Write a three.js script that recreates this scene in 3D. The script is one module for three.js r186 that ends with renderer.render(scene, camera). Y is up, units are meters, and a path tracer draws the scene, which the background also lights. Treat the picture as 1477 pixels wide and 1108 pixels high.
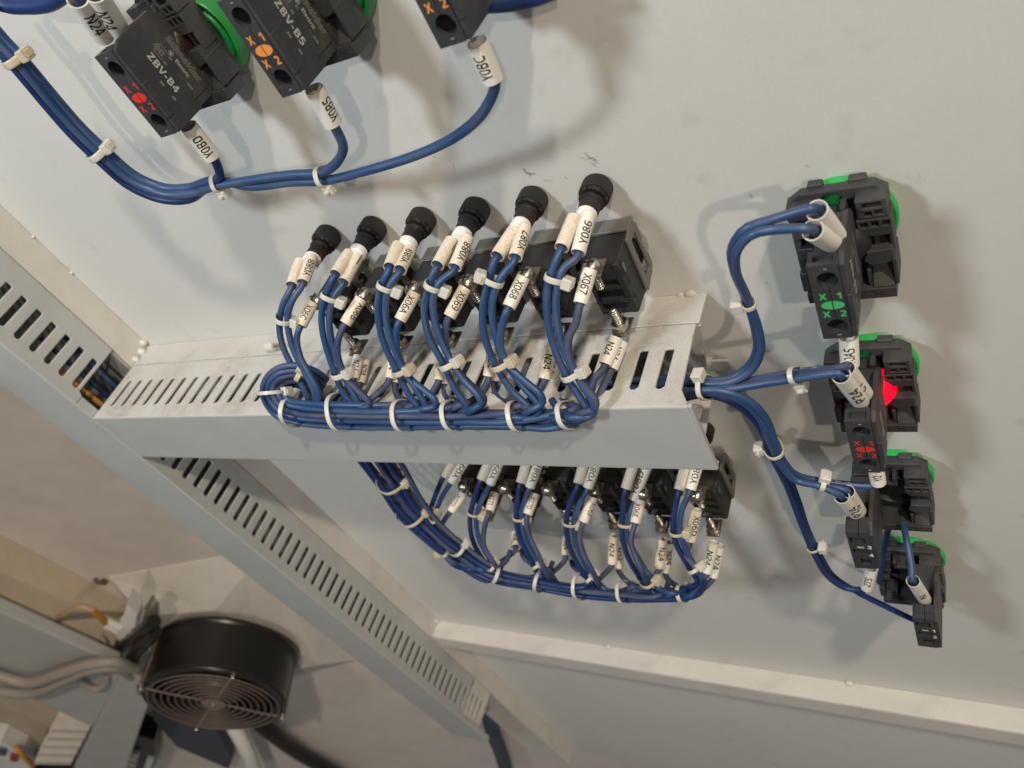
import * as THREE from 'three';
import { RoundedBoxGeometry } from 'three/addons/geometries/RoundedBoxGeometry.js';
import { mergeGeometries, toCreasedNormals } from 'three/addons/utils/BufferGeometryUtils.js';
import { FontLoader } from 'three/addons/loaders/FontLoader.js';
import { TextGeometry } from 'three/addons/geometries/TextGeometry.js';
import { RectAreaLightUniformsLib } from 'three/addons/lights/RectAreaLightUniformsLib.js';
import { Brush, Evaluator, SUBTRACTION } from 'three-bvh-csg';

// ---------------------------------------------------------------- camera, lamps, exposure
// The door panel is the plane z = 0, x to the right along it, y up along it, z out of it. Lengths below are in units of 1.55 mm.
const S = 0.00155;
const V = (x, y, z) => new THREE.Vector3(x, y, z);
const EYE = V(131.3, 162.1, 142);
const CX = V(0.85331, -0.41685, -0.31319), CY = V(-0.03337, -0.64311, 0.76505), CZ = V(-0.52033, -0.64237, -0.56268);   // camera right, down, forward
const FPX = 1150.15, PX0 = 738.5, PY0 = 554;
const scene = new THREE.Scene();
scene.background = new THREE.Color(0.145, 0.145, 0.142);     // the dim room in front of the open door
const camera = new THREE.PerspectiveCamera(2 * Math.atan(554 / FPX) * 180 / Math.PI, 4 / 3, 0.01, 20);
camera.position.copy(EYE).multiplyScalar(S);
camera.up.copy(CY).negate();
camera.lookAt(EYE.clone().add(CZ).multiplyScalar(S));
camera.focus = 188 * S;
camera.userData.fStop = 15;
const renderer = new THREE.WebGLRenderer({ antialias: true });
renderer.toneMapping = THREE.LinearToneMapping;
renderer.toneMappingExposure = 0.84;
renderer.shadowMap.enabled = true;
RectAreaLightUniformsLib.init();
function areaLamp(dir, dist, w, h, color, power, aim = V(0, 0, 0)) {
  const l = new THREE.RectAreaLight(new THREE.Color().setRGB(...color), power, w, h);
  l.position.copy(dir.clone().normalize().multiplyScalar(dist).add(aim)).multiplyScalar(S);
  l.lookAt(aim.clone().multiplyScalar(S));
  scene.add(l);
}
areaLamp(V(0.62, 0.60, 1), 1250, 0.045, 0.045, [1, 0.86, 0.68], 1400);                                   // small warm lamp behind the photographer
areaLamp(V(-110, 390, 330), 523, 0.09, 0.09, [0.86, 0.95, 1], 146);                                       // cooler work lamp near the upper left of the door
areaLamp(V(1.6, 2.8, 1), 1400, 0.09, 0.09, [1, 0.86, 0.68], 1300);                                         // warm lamp that grazes the door from above

// ---------------------------------------------------------------- from a pixel of the photograph to a point at a real depth
function ray(px, py) {
  return CX.clone().multiplyScalar(px - PX0).addScaledVector(CY, py - PY0).addScaledVector(CZ, FPX);
}
const P = (px, py, z = 0) => { const r = ray(px, py); return EYE.clone().addScaledVector(r, (z - EYE.z) / r.z); };
const WN = V(0.34, 0, 0.94).normalize(), W0 = V(-331.7, -223, 16);                 // the cabinet wall beyond the hinge side
const toPx = (p) => { const d = p.clone().sub(EYE), k = FPX / d.dot(CZ); return [PX0 + d.dot(CX) * k, PY0 + d.dot(CY) * k]; };
const PW = (px, py, h = 0) => { const r = ray(px, py); return EYE.clone().addScaledVector(r, (h - EYE.clone().sub(W0).dot(WN)) / r.dot(WN)); };

// ---------------------------------------------------------------- random numbers and textures
let seed = 12345;
const rnd = () => { seed = (seed * 1664525 + 1013904223) >>> 0; return seed / 4294967296; };
const hash = (x, y, s) => { let h = (x * 374761393 + y * 668265263 + s * 974711) | 0; h = Math.imul(h ^ (h >>> 13), 1274126177); return ((h ^ (h >>> 16)) >>> 0) / 4294967296; };
function vnoise(x, y, per, s) {
  const xi = Math.floor(x), yi = Math.floor(y), fx = x - xi, fy = y - yi, u = fx * fx * (3 - 2 * fx), v = fy * fy * (3 - 2 * fy), m = (a) => ((a % per) + per) % per;
  const a = hash(m(xi), m(yi), s), b = hash(m(xi + 1), m(yi), s), c = hash(m(xi), m(yi + 1), s), d = hash(m(xi + 1), m(yi + 1), s);
  return (a + (b - a) * u) * (1 - v) + (c + (d - c) * u) * v;
}
const fbm = (x, y, per, s, o = 4) => { let r = 0, a = 0.5, n = 0; for (let i = 0; i < o; i++) { r += a * vnoise(x, y, per, s + i); n += a; x *= 2; y *= 2; per *= 2; a *= 0.5; } return r / n; };
const toS = (v) => Math.round(255 * (v <= 0.0031308 ? 12.92 * v : 1.055 * Math.pow(v, 1 / 2.4) - 0.055));
function dataTex(w, h, fn, srgb = true) {
  const d = new Uint8Array(w * h * 4);
  for (let y = 0; y < h; y++) for (let x = 0; x < w; x++) {
    const c = fn(x / w, y / h), i = 4 * (y * w + x);
    for (let k = 0; k < 3; k++) d[i + k] = srgb ? Math.max(0, Math.min(255, toS(c[k]))) : Math.max(0, Math.min(255, c[k] * 255));
    d[i + 3] = 255;
  }
  const t = new THREE.DataTexture(d, w, h, THREE.RGBAFormat);
  t.magFilter = THREE.LinearFilter; t.minFilter = THREE.LinearFilter; t.wrapS = t.wrapT = THREE.RepeatWrapping;
  if (srgb) t.colorSpace = THREE.SRGBColorSpace;
  t.needsUpdate = true;
  return t;
}
const mixc = (a, b, t) => [a[0] + (b[0] - a[0]) * t, a[1] + (b[1] - a[1]) * t, a[2] + (b[2] - a[2]) * t];
const clamp = (x, a = 0, b = 1) => Math.max(a, Math.min(b, x));
const speck = (u, v, n, s, th) => hash(Math.floor(u * n), Math.floor(v * n), s) > th ? 1 : 0;

const PAINT = [0.595, 0.591, 0.570];
// door paint: soft mottling, grime and a few scuffs at their places
const scuffs = [];
{
  const add = (pts, w, a) => scuffs.push({ p: pts.map(([x, y]) => P(x, y, 0)), w, a });
  add([[843, 222], [850, 229], [858, 232], [862, 236]], 0.28, 0.65); add([[852, 237], [858, 240], [856, 232]], 0.22, 0.6); add([[836, 228], [846, 231], [861, 227]], 0.2, 0.5);
  add([[755, 245], [759, 250], [764, 252], [771, 252]], 0.35, 0.8); add([[760, 253], [766, 256]], 0.2, 0.4); add([[784, 261], [795, 262]], 0.2, 0.5);
  add([[648, 232], [653, 238], [657, 247]], 0.18, 0.5); add([[1081, 282], [1083, 285]], 0.4, 0.6); add([[1103, 409], [1106, 410]], 0.4, 0.5); add([[1162, 240], [1164, 241]], 0.3, 0.6); add([[625, 227], [627, 228]], 0.3, 0.5); add([[1324, 255], [1326, 256]], 0.3, 0.4);
  add([[540, 330], [538, 331]], 0.25, 0.4); add([[815, 257], [817, 258]], 0.3, 0.6);
}
const PW0 = -186, PH0 = -420, PWD = 420, PHT = 640;
const doorTex = dataTex(1400, 2048, (u, v) => {
  const x = PW0 + u * PWD, y = PH0 + v * PHT;
  const n = fbm(u * 9, v * 13, 64, 3, 5), g = fbm(u * 60, v * 90, 512, 11, 3), f = hash(Math.floor(u * 1400), Math.floor(v * 2048), 5);
  let c = [PAINT[0] * (0.965 + 0.05 * n + 0.03 * g), PAINT[1] * (0.965 + 0.05 * n + 0.03 * g), PAINT[2] * (0.96 + 0.055 * n + 0.03 * g)];
  c = c.map((k) => k * (0.975 + 0.05 * f));
  if (g > 0.66 && n < 0.5) c = mixc(c, [0.30, 0.25, 0.19], (g - 0.66) * 0.9);
  for (const s of scuffs) {
    for (let i = 0; i + 1 < s.p.length; i++) {
      const a = s.p[i], b = s.p[i + 1];
      if (Math.abs(x - a.x) > 6 || Math.abs(y - a.y) > 6) continue;
      const dx = b.x - a.x, dy = b.y - a.y, t = clamp(((x - a.x) * dx + (y - a.y) * dy) / (dx * dx + dy * dy)), d = Math.hypot(x - a.x - t * dx, y - a.y - t * dy);
      if (d < s.w) c = mixc(c, [0.07, 0.06, 0.06], s.a * (0.4 + 0.6 * f) * (1 - d / s.w * 0.6));
    }
  }
  return c;
});
doorTex.wrapS = doorTex.wrapT = THREE.ClampToEdgeWrapping;
// painted sheet: mottled, with brown dust specks (amount set per texture)
const sheetTex = (base, dust, s, brown = [0.20, 0.135, 0.085]) => dataTex(512, 512, (u, v) => {
  const n = fbm(u * 6, v * 6, 6, s, 5), g = fbm(u * 40, v * 40, 40, s + 9, 3);
  let c = base.map((k) => k * (0.92 + 0.14 * n + 0.04 * g));
  const p = clamp((fbm(u * 4, v * 4, 4, s + 20, 4) - 0.42) * 4) * dust;
  c = mixc(c, brown, p * 0.36 * clamp(g * 1.6 - 0.3));
  if (speck(u, v, 256, s, 1 - 0.03 * dust)) c = mixc(c, brown, 0.4 * clamp(0.15 + p));
  if (speck(u, v, 512, s + 1, 1 - 0.02 * dust)) c = mixc(c, [0.08, 0.05, 0.04], 0.5);
  return c;
});
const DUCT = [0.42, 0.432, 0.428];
const paintTex = sheetTex(DUCT, 0.2, 31), dustLitTex = sheetTex([0.51, 0.50, 0.475], 1.0, 47), creamTex = sheetTex([0.60, 0.575, 0.535], 0.5, 57);  // dust texture: base lightened to carry light from above, brown dust over it
const peel = dataTex(256, 256, (u, v) => { const k = fbm(u * 48, v * 48, 48, 71, 3); return [k, k, k]; }, false);
const wireTex = (a, b, dust, s, print) => dataTex(512, 64, (u, v) => {
  const n = fbm(u * 8, v * 8, 8, s, 4), g = hash(Math.floor(u * 512), Math.floor(v * 64), s), m = clamp((n - 0.5) * 1.7 + dust);
  if (print && v > 0.44 && v < 0.56 && (u % 0.5) > 0.2 && (u % 0.5) < 0.29) { const cx = Math.floor(u * 512 / 5), on = (u * 512) % 5 < 3.4 && hash(Math.floor(u * 512 / 1.7), Math.floor(v * 64 / 1.6), s) > 0.42 && cx % 4 < 3; if (on) return [0.30, 0.33, 0.38]; }
  return mixc(a, b, m * (0.55 + 0.45 * g)).map((k) => k * (0.92 + 0.16 * g));
});
const plasticTex = dataTex(256, 256, (u, v) => {
  const n = fbm(u * 8, v * 8, 8, 91, 4), g = hash(Math.floor(u * 256), Math.floor(v * 256), 3);
  return mixc([0.030, 0.032, 0.037], [0.085, 0.080, 0.075], clamp((n - 0.42) * 2.4) * 0.55 + (g > 0.985 ? 0.5 : 0)).map((k) => k * (0.9 + 0.2 * g));
});

// ---------------------------------------------------------------- materials
const phys = (o) => new THREE.MeshPhysicalMaterial(o);
const lin = (r, g, b) => new THREE.Color().setRGB(r, g, b);
const M = {
  door: phys({ map: doorTex, roughness: 0.42, bumpMap: peel, bumpScale: 0.00001, specularIntensity: 0.7 }),
  paint: phys({ map: paintTex, roughness: 0.42 }),
  cover: phys({ map: sheetTex(DUCT, 0.12, 35), roughness: 0.4 }),
  cream: phys({ map: creamTex, roughness: 0.45 }),
  dustyLit: phys({ map: dustLitTex, roughness: 0.6 }),
  wall: phys({ map: sheetTex([0.62, 0.575, 0.55], 0.3, 83), roughness: 0.5 }),
  tan: phys({ map: sheetTex([0.52, 0.44, 0.34], 0.4, 87), roughness: 0.6 }),
  plastic: phys({ map: plasticTex, roughness: 0.5 }),
  blackPlastic: phys({ map: plasticTex, color: lin(0.5, 0.5, 0.5), roughness: 0.5 }),
  lampBlack: phys({ color: lin(0.014, 0.013, 0.013), roughness: 0.5 }),
  hole: phys({ color: lin(0.006, 0.006, 0.006), roughness: 0.8 }),
  green: phys({ color: lin(0.02, 0.42, 0.09), roughness: 0.35 }),
  shadedGreen: phys({ color: lin(0.010, 0.22, 0.04), roughness: 0.3 }),  // same ring green, the top row's shade put into the colour
  greenLitScrew: phys({ color: lin(0.01, 0.20, 0.04), roughness: 0.2 }),  // clamp screw metal with a green cast of light put into its colour
  darkOrange: phys({ color: lin(0.022, 0.011, 0.007), roughness: 0.35 }),
  redGlow: phys({ color: lin(0.5, 0.0, 0.01), roughness: 0.4, emissive: lin(1, 0.0, 0.02), emissiveIntensity: 1.5 }),
  white: phys({ color: lin(0.80, 0.80, 0.79), roughness: 0.35 }),
  nylon: phys({ color: lin(0.80, 0.78, 0.70), roughness: 0.3, transmission: 0.32, thickness: 0, specularIntensity: 0.9 }),
  nylonOld: phys({ color: lin(0.70, 0.62, 0.47), roughness: 0.34, transmission: 0.28, thickness: 0 }),
  steel: phys({ color: lin(0.62, 0.58, 0.52), roughness: 0.28, metalness: 1 }),
  dullSteel: phys({ color: lin(0.33, 0.29, 0.24), roughness: 0.42, metalness: 0.9 }),
  bracket: phys({ map: sheetTex([0.22, 0.215, 0.20], 0.6, 61), roughness: 0.5, metalness: 0.5 }),
  blue: [0, 1, 2].map((k) => phys({ map: wireTex([0.019, 0.060, 0.165], [0.11, 0.125, 0.18], 0.10, 100 + k, true), roughness: 0.42 })),
  dull: [0, 1].map((k) => phys({ map: wireTex([0.022, 0.045, 0.125], [0.13, 0.12, 0.14], 0.30, 120 + k), roughness: 0.65 })),
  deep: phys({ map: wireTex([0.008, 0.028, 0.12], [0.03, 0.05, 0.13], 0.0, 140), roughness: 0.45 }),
  tanWire: phys({ color: lin(0.42, 0.30, 0.20), roughness: 0.5 }),
  orange: phys({ color: lin(0.55, 0.26, 0.03), roughness: 0.4 }),
  greyCable: phys({ color: lin(0.30, 0.275, 0.25), roughness: 0.5 }),
  fanBlack: phys({ color: lin(0.014, 0.013, 0.012), roughness: 0.3 }),
  guard: phys({ color: lin(0.26, 0.21, 0.18), roughness: 0.55, metalness: 0.35 }),
  slate: phys({ color: lin(0.055, 0.065, 0.085), roughness: 0.6 }),
};

// ---------------------------------------------------------------- geometry helpers (units), and objects
const taken = {};
const numbered = (n) => { const k = taken[n] = (taken[n] ?? -1) + 1; return k ? n + '_' + String(k).padStart(3, '0') : n; };
const origin = new Map();
function uvBox(g, k = 1 / 60) {            // box-mapped uv, in units times k
  const p = g.attributes.position, n = g.attributes.normal, uv = new Float32Array(p.count * 2);
  for (let i = 0; i < p.count; i++) {
    const ax = Math.abs(n.getX(i)), ay = Math.abs(n.getY(i)), az = Math.abs(n.getZ(i)), x = p.getX(i), y = p.getY(i), z = p.getZ(i);
    const [a, b] = ax > ay && ax > az ? [y, z] : ay > az ? [x, z] : [x, y];
    uv[2 * i] = a * k; uv[2 * i + 1] = b * k;
  }
  g.setAttribute('uv', new THREE.BufferAttribute(uv, 2));
  return g;
}
function clean(g) {
  const q = g.index ? g.toNonIndexed() : g.clone();
  for (const k of Object.keys(q.attributes)) if (!['position', 'normal', 'uv'].includes(k)) q.deleteAttribute(k);
  if (!q.attributes.uv) q.setAttribute('uv', new THREE.BufferAttribute(new Float32Array(q.attributes.position.count * 2), 2));
  q.morphAttributes = {}; q.clearGroups();
  return q;
}
function obj(name, geos, mat, parent = scene, keepUv = false) {
  let g = mergeGeometries((Array.isArray(geos) ? geos : [geos]).map(clean));
  if (!keepUv) uvBox(g);
  const o = origin.get(parent);
  if (o) g.translate(-o.x, -o.y, -o.z);
  g.scale(S, S, S);
  const m = new THREE.Mesh(g, mat);
  m.name = parent === scene ? numbered(name) : name;
  m.castShadow = m.receiveShadow = true;
  parent.add(m);
  return m;
}
function thing(name, label, category, at, group) {
  const t = new THREE.Group(); t.name = numbered(name); scene.add(t);
  if (at) { t.position.copy(at).multiplyScalar(S); origin.set(t, at.clone()); }
  t.userData = { label, category };
  if (group) t.userData.group = group;
  return t;
}
const struct = (o, kind = 'structure') => { o.userData.kind = kind; return o; };
const bx = (x0, x1, y0, y1, z0, z1, r = 0.25) => {
  const w = x1 - x0, h = y1 - y0, d = z1 - z0, rr = Math.min(r, w / 2.2, h / 2.2, d / 2.2);
  const g = rr > 0 ? new RoundedBoxGeometry(w, h, d, 2, rr) : new THREE.BoxGeometry(w, h, d);
  return g.translate((x0 + x1) / 2, (y0 + y1) / 2, (z0 + z1) / 2);
};
const cyl = (r0, r1, z0, z1, x = 0, y = 0, seg = 28) => new THREE.CylinderGeometry(r1, r0, z1 - z0, seg).rotateX(Math.PI / 2).translate(x, y, (z0 + z1) / 2);   // along z
const cylY = (r0, r1, y0, y1, x = 0, z = 0, seg = 24) => new THREE.CylinderGeometry(r1, r0, y1 - y0, seg).translate(x, (y0 + y1) / 2, z);
const latheZ = (pts, seg = 32) => new THREE.LatheGeometry(pts.map(([r, z]) => new THREE.Vector2(r, z)), seg).rotateX(Math.PI / 2);   // profile (radius, z)
const poly = (pts, holes = []) => { const s = new THREE.Shape(pts.map(([a, b]) => new THREE.Vector2(a, b))); for (const h of holes) s.holes.push(h instanceof THREE.Path ? h : new THREE.Path(h.map(([a, b]) => new THREE.Vector2(a, b)))); return s; };
const ext = (shape, depth, bevel = 0.15, curve = 8) => new THREE.ExtrudeGeometry(shape, { depth: depth - 2 * bevel, bevelEnabled: bevel > 0, bevelSize: bevel, bevelThickness: bevel, bevelOffset: -bevel, bevelSegments: 2, curveSegments: curve }).translate(0, 0, bevel);
const basis = (x, y, z, o = V(0, 0, 0)) => new THREE.Matrix4().makeBasis(x, y, z).setPosition(o);
const AX = V(1, 0, 0), AY = V(0, 1, 0), AZ = V(0, 0, 1);
// (a, b) of a profile in the y-z plane, pushed from x0 to x1
const extX = (shape, x0, x1, bevel = 0.15) => ext(shape, x1 - x0, bevel).applyMatrix4(basis(AY, AZ, AX, V(x0, 0, 0)));
const rectPath = (x0, x1, y0, y1) => [[x0, y0], [x1, y0], [x1, y1], [x0, y1]];
function tube(pts, r, seg, rad = 10) {
  const c = new THREE.CatmullRomCurve3(pts, false, 'centripetal'), L = c.getLength(), n = seg ?? Math.max(8, Math.min(160, Math.round(L / (r * 1.1))));
  const g = new THREE.TubeGeometry(c, n, r, rad, false), uv = g.attributes.uv;
  for (let i = 0; i < uv.count; i++) uv.setXY(i, uv.getX(i) * L / 60, uv.getY(i));
  const ends = [0, 1].map((t) => { const p = c.getPointAt(t), d = c.getTangentAt(t); if (!t) d.negate(); const k = new THREE.CircleGeometry(r, rad); k.applyQuaternion(new THREE.Quaternion().setFromUnitVectors(AZ, d)); return k.translate(p.x, p.y, p.z); });
  return mergeGeometries([g, ...ends].map(clean));
}
// frame whose z axis is T and whose x axis leans to the wanted side
function frameAlong(T, side) {
  const t = T.clone().normalize(), x = side.clone().addScaledVector(t, -side.dot(t)).normalize(), y = t.clone().cross(x);
  return [x, y, t];
}

// ---------------------------------------------------------------- lettering: one sheet for the wire markers, others for prints
const MARKS = [];
const markCell = (t) => { let i = MARKS.indexOf(t); if (i < 0) i = MARKS.push(t) - 1; return i; };
const ATW = 8, ATH = 16;
const atlas = document.createElement('canvas'); atlas.width = 2048; atlas.height = 2048;
const actx = atlas.getContext('2d');
actx.fillStyle = '#ece8df'; actx.fillRect(0, 0, 2048, 2048);
const atlasTex = new THREE.CanvasTexture(atlas); atlasTex.colorSpace = THREE.SRGBColorSpace; atlasTex.magFilter = THREE.LinearFilter;
M.sleeve = phys({ map: atlasTex, roughness: 0.5, color: lin(0.92, 0.92, 0.92) });
M.sleeveOld = phys({ map: atlasTex, roughness: 0.6, color: lin(0.90, 0.86, 0.80) });
function drawMarks() {
  const W = 2048 / ATW, H = 2048 / ATH;
  MARKS.forEach((t, i) => {
    const x = (i % ATW) * W, y = Math.floor(i / ATW) * H, [txt, dirt] = t.split('|');
    actx.save(); actx.beginPath(); actx.rect(x, y, W, H); actx.clip();
    if (dirt) for (let k = 0; k < 420; k++) {
      actx.fillStyle = `rgba(${120 + 40 * rnd()},${88 + 30 * rnd()},${60 + 25 * rnd()},${0.03 + 0.10 * rnd()})`;
      if (dirt === '1' && k > 160 || dirt === '2' && k > 300) break;
      const r = 1 + 4 * rnd() * rnd() * 2; actx.beginPath(); actx.ellipse(x + W * rnd(), y + H * rnd(), r * 2, r, 0, 0, 7); actx.fill();
    }
    if (txt) {
      actx.fillStyle = '#16130f'; actx.font = `${H * 0.52}px sans-serif`; actx.textAlign = 'center'; actx.textBaseline = 'middle';
      actx.translate(x + W * 0.47, y + H * 0.5); actx.scale(Math.min(1, W * 0.72 / actx.measureText(txt).width), 1); actx.lineWidth = 2.5; actx.strokeStyle = '#16130f'; actx.fillText(txt, 0, 0); actx.strokeText(txt, 0, 0);
    }
    actx.restore();
  });
  atlasTex.needsUpdate = true;
}
// marker sleeve from a (where the text begins) to b; face: where the print looks; flat: squeezed a little
const FACE = V(0.5, 0.62, 0.6).normalize();
function sleeve(a, b, r, text, parent, dirty, face) {
  if (!face) { const d = b.clone().sub(a).normalize(); face = EYE.clone().sub(a.clone().lerp(b, 0.5)).normalize().applyAxisAngle(d, (rnd() - 0.5) * 1.3); }
  const T = b.clone().sub(a), L = T.length(), [x, y, t] = frameAlong(T, face);
  const i = markCell(text + (dirty ? '|' + (1 + Math.floor(rnd() * 3)) : '')), cw = 1 / ATW, ch = 1 / ATH, u0 = (i % ATW) * cw, v1 = 1 - Math.floor(i / ATW) * ch;
  const N = 24, pos = [], uv = [], nor = [], idx = [];
  const rings = [[0, 1], [0.15, 1], [0.5, 1.015], [0.85, 1], [1, 0.97]];
  // text runs along t; the middle of the print lies on +x. Seen from +x with t to the right, up is -y... so v grows with the angle towards up
  for (const [f, k] of rings) for (let j = 0; j <= N; j++) {
    const ang = (j / N - 0.5) * 2 * Math.PI, c = Math.cos(ang), s = Math.sin(ang), n = x.clone().multiplyScalar(c).addScaledVector(y, s);
    const p = a.clone().addScaledVector(t, f * L).addScaledVector(n, r * k);
    pos.push(p.x, p.y, p.z); nor.push(n.x, n.y, n.z);
    const vv = clamp(0.5 + (j / N - 0.5) * 2.1, 0.02, 0.98);
    uv.push(u0 + cw * (0.02 + 0.96 * f), v1 - ch * vv);
  }
  for (let q = 0; q + 1 < rings.length; q++) for (let j = 0; j < N; j++) { const k = q * (N + 1) + j; idx.push(k, k + 1, k + N + 1, k + 1, k + N + 2, k + N + 1); }
  const g = new THREE.BufferGeometry();
  g.setAttribute('position', new THREE.Float32BufferAttribute(pos, 3)); g.setAttribute('normal', new THREE.Float32BufferAttribute(nor, 3)); g.setAttribute('uv', new THREE.Float32BufferAttribute(uv, 2)); g.setIndex(idx);
  // inner wall and rims
  const inner = new THREE.LatheGeometry([[r * 0.97, L], [r * 0.84, L - 0.02], [r * 0.80, L * 0.5], [r * 0.84, 0.02], [r, 0]].map(([p, q]) => new THREE.Vector2(p, q)), N);
  inner.applyMatrix4(basis(y.clone().negate(), t, x.clone().negate(), a));
  const iu = inner.attributes.uv; for (let k = 0; k < iu.count; k++) iu.setXY(k, u0 + cw * 0.03, v1 - ch * 0.5);
  return obj('marker_sleeve', [g, inner], dirty ? M.sleeveOld : M.sleeve, parent, true);
}
function printTex(w, h, draw) {
  const c = document.createElement('canvas'); c.width = w; c.height = h; const x = c.getContext('2d'); x.clearRect(0, 0, w, h); draw(x, w, h);
  const t = new THREE.CanvasTexture(c); t.colorSpace = THREE.SRGBColorSpace; t.magFilter = THREE.LinearFilter; return t;
}
const printMat = (t) => phys({ map: t, transparent: true, alphaTest: 0.35, roughness: 0.55 });

// ================================================================ THE SETTING
{
  const g = bx(-184, 234, -420, 220, -1.2, 0, 0), p = g.attributes.position, uv = g.attributes.uv;
  for (let i = 0; i < p.count; i++) uv.setXY(i, (p.getX(i) - PW0) / PWD, (p.getY(i) - PH0) / PHT);
  const door = struct(obj('door_panel', g, M.door, scene, true));
  door.userData.label = 'light grey painted door panel carrying all switches, ducts and wires'; door.userData.category = 'door panel';
}
const weld = (x, y, z, r = 0.9) => new THREE.SphereGeometry(r, 12, 8).scale(1.3, 1, 0.9).translate(x, y, z);
{
  const t = struct(thing('panel_stiffener', 'horizontal folded sheet stiffener behind the wiring duct', 'stiffener', V(71, 31.4, 0)));
  obj('top_wall', bx(-150.6, 71.2, 30.4, 31.4, 0, 10.2, 0.3), M.dustyLit, t);
  obj('front_wall', ext(poly([[58, 8], [66.5, 8], [68.5, 14], [71.2, 30.2], [-150.6, 30.2], [-150.6, 27], [58, 25]]), 1, 0.15).translate(0, 0, 9.3), M.dustyLit, t);
  obj('bottom_wall', bx(-150.6, 66.5, 7, 8, 0, 10.2, 0.3), M.paint, t);
  obj('weld', [weld(67.2, 31.4, 0.4, 1.3), weld(64.6, 31.3, 0.3, 0.8)], M.dustyLit, t);
  const c = P(1040, 530, 2);
  obj('tab', [bx(c.x - 6, c.x + 2.5, c.y - 1.5, c.y + 2.5, 1.2, 2, 0.2)], M.dustyLit, t);
}
{
  const t = struct(thing('panel_stiffener', 'long folded stiffener under the left slotted duct', 'stiffener', V(-150.8, 0, 0)));
  obj('side_wall', bx(-151.8, -150.8, -420, 200, 0, 11, 0.3), M.cream, t);
  obj('front_wall', bx(-181, -151.9, -420, 200, 10, 11, 0.3), M.cream, t);
  obj('weld', [weld(-150.6, 33.6, 0.8, 1.4), weld(-150.6, 31.9, 4, 1.6), weld(-150.5, 31.9, 8, 1.4), weld(-150.6, 87, 0.2, 0.5), weld(-150.6, 70, 0.2, 0.6), weld(-150.6, -204, 1, 1.3)], M.cream, t);
}
{
  const t = struct(thing('panel_stiffener', 'folded stiffener along the lower part of the door', 'stiffener', V(0, -205.3, 0)));
  obj('top_wall', bx(-150.6, 234, -206.3, -205.3, 0, 10, 0.4), M.cream, t);
  obj('front_wall', bx(-150.6, 234, -219, -206.4, 9, 10, 0.4), M.cream, t);
  obj('weld', [[877, 933], [1225, 985], [612, 893]].map(([x, y]) => { const p = P(x, y, 0.8); return weld(p.x, -205, 0.8, 1.5); }), M.cream, t);
}
{
  const o = struct(obj('added_shade_sheet', bx(-760, -153, 230, 232, -70, 330, 0), M.wall)); o.userData.label = 'added unseen sheet that keeps the cool lamp off the cabinet wall'; o.userData.category = 'shade sheet';  // added out of view to block the cool lamp from the cabinet wall
}
// ---------------------------------------------------------------- slotted wiring ducts on the door
function slotPath(c, w, z0, z1) {          // slot of width w round c, rounded at its deep end, cut square at the lip
  const p = new THREE.Path(), h = w / 2, r = 0.6;
  p.moveTo(c - h, z1 - 0.7); p.lineTo(c - h, z0 + r); p.quadraticCurveTo(c - h, z0, c - h + r, z0); p.lineTo(c + h - r, z0); p.quadraticCurveTo(c + h, z0, c + h, z0 + r); p.lineTo(c + h, z1 - 0.7); p.lineTo(c + h - 0.7, z1); p.lineTo(c - h + 0.7, z1); p.lineTo(c - h, z1 - 0.7);
  return p;
}
{
  const t = thing('wiring_duct', 'horizontal grey slotted wiring duct with blue wires lying on its lip', 'wiring duct', V(-38, 31, 10.3));
  const holes = []; for (let k = 0; k < 34; k++) holes.push(slotPath(-145 + 6.38 * k, 2.2, 18.2, 30.4));
  const wall = ext(poly([[-150.5, 10.4], [70.4, 10.4], [70.9, 30.8], [73, 34.8], [73.4, 35.8], [-150.5, 35.8]], holes), 0.9, 0.34, 5).applyMatrix4(basis(AX, AZ, V(0, -1, 0), V(0, 31.3, 0)));
  obj('slotted_wall', wall, M.dustyLit, t);
  obj('cover', ext(poly([[-150.5, 7.6], [73.8, 7.6], [73.3, 31.2], [-150.5, 31.2]]), 1.1, 0.35).translate(0, 0, 35), M.cover, t);
  obj('cover_lip', bx(-150.4, 73.9, 7.0, 7.9, 33.4, 36.0, 0.4), M.paint, t);
  obj('cover_edge', bx(73.2, 74.1, 7.2, 31.2, 34.6, 36.0, 0.35), M.paint, t);
  const low = []; for (let k = 0; k < 34; k++) low.push(slotPath(-144 + 6.38 * k, 2.3, 18.2, 30.6));
  obj('lower_wall', ext(poly([[-150.5, 10.4], [69, 10.4], [70, 33], [-150.5, 33]], low), 0.9, 0.15, 4).applyMatrix4(basis(AX, AZ, V(0, -1, 0), V(0, 9.4, 0))), M.dustyLit, t);
}
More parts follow.
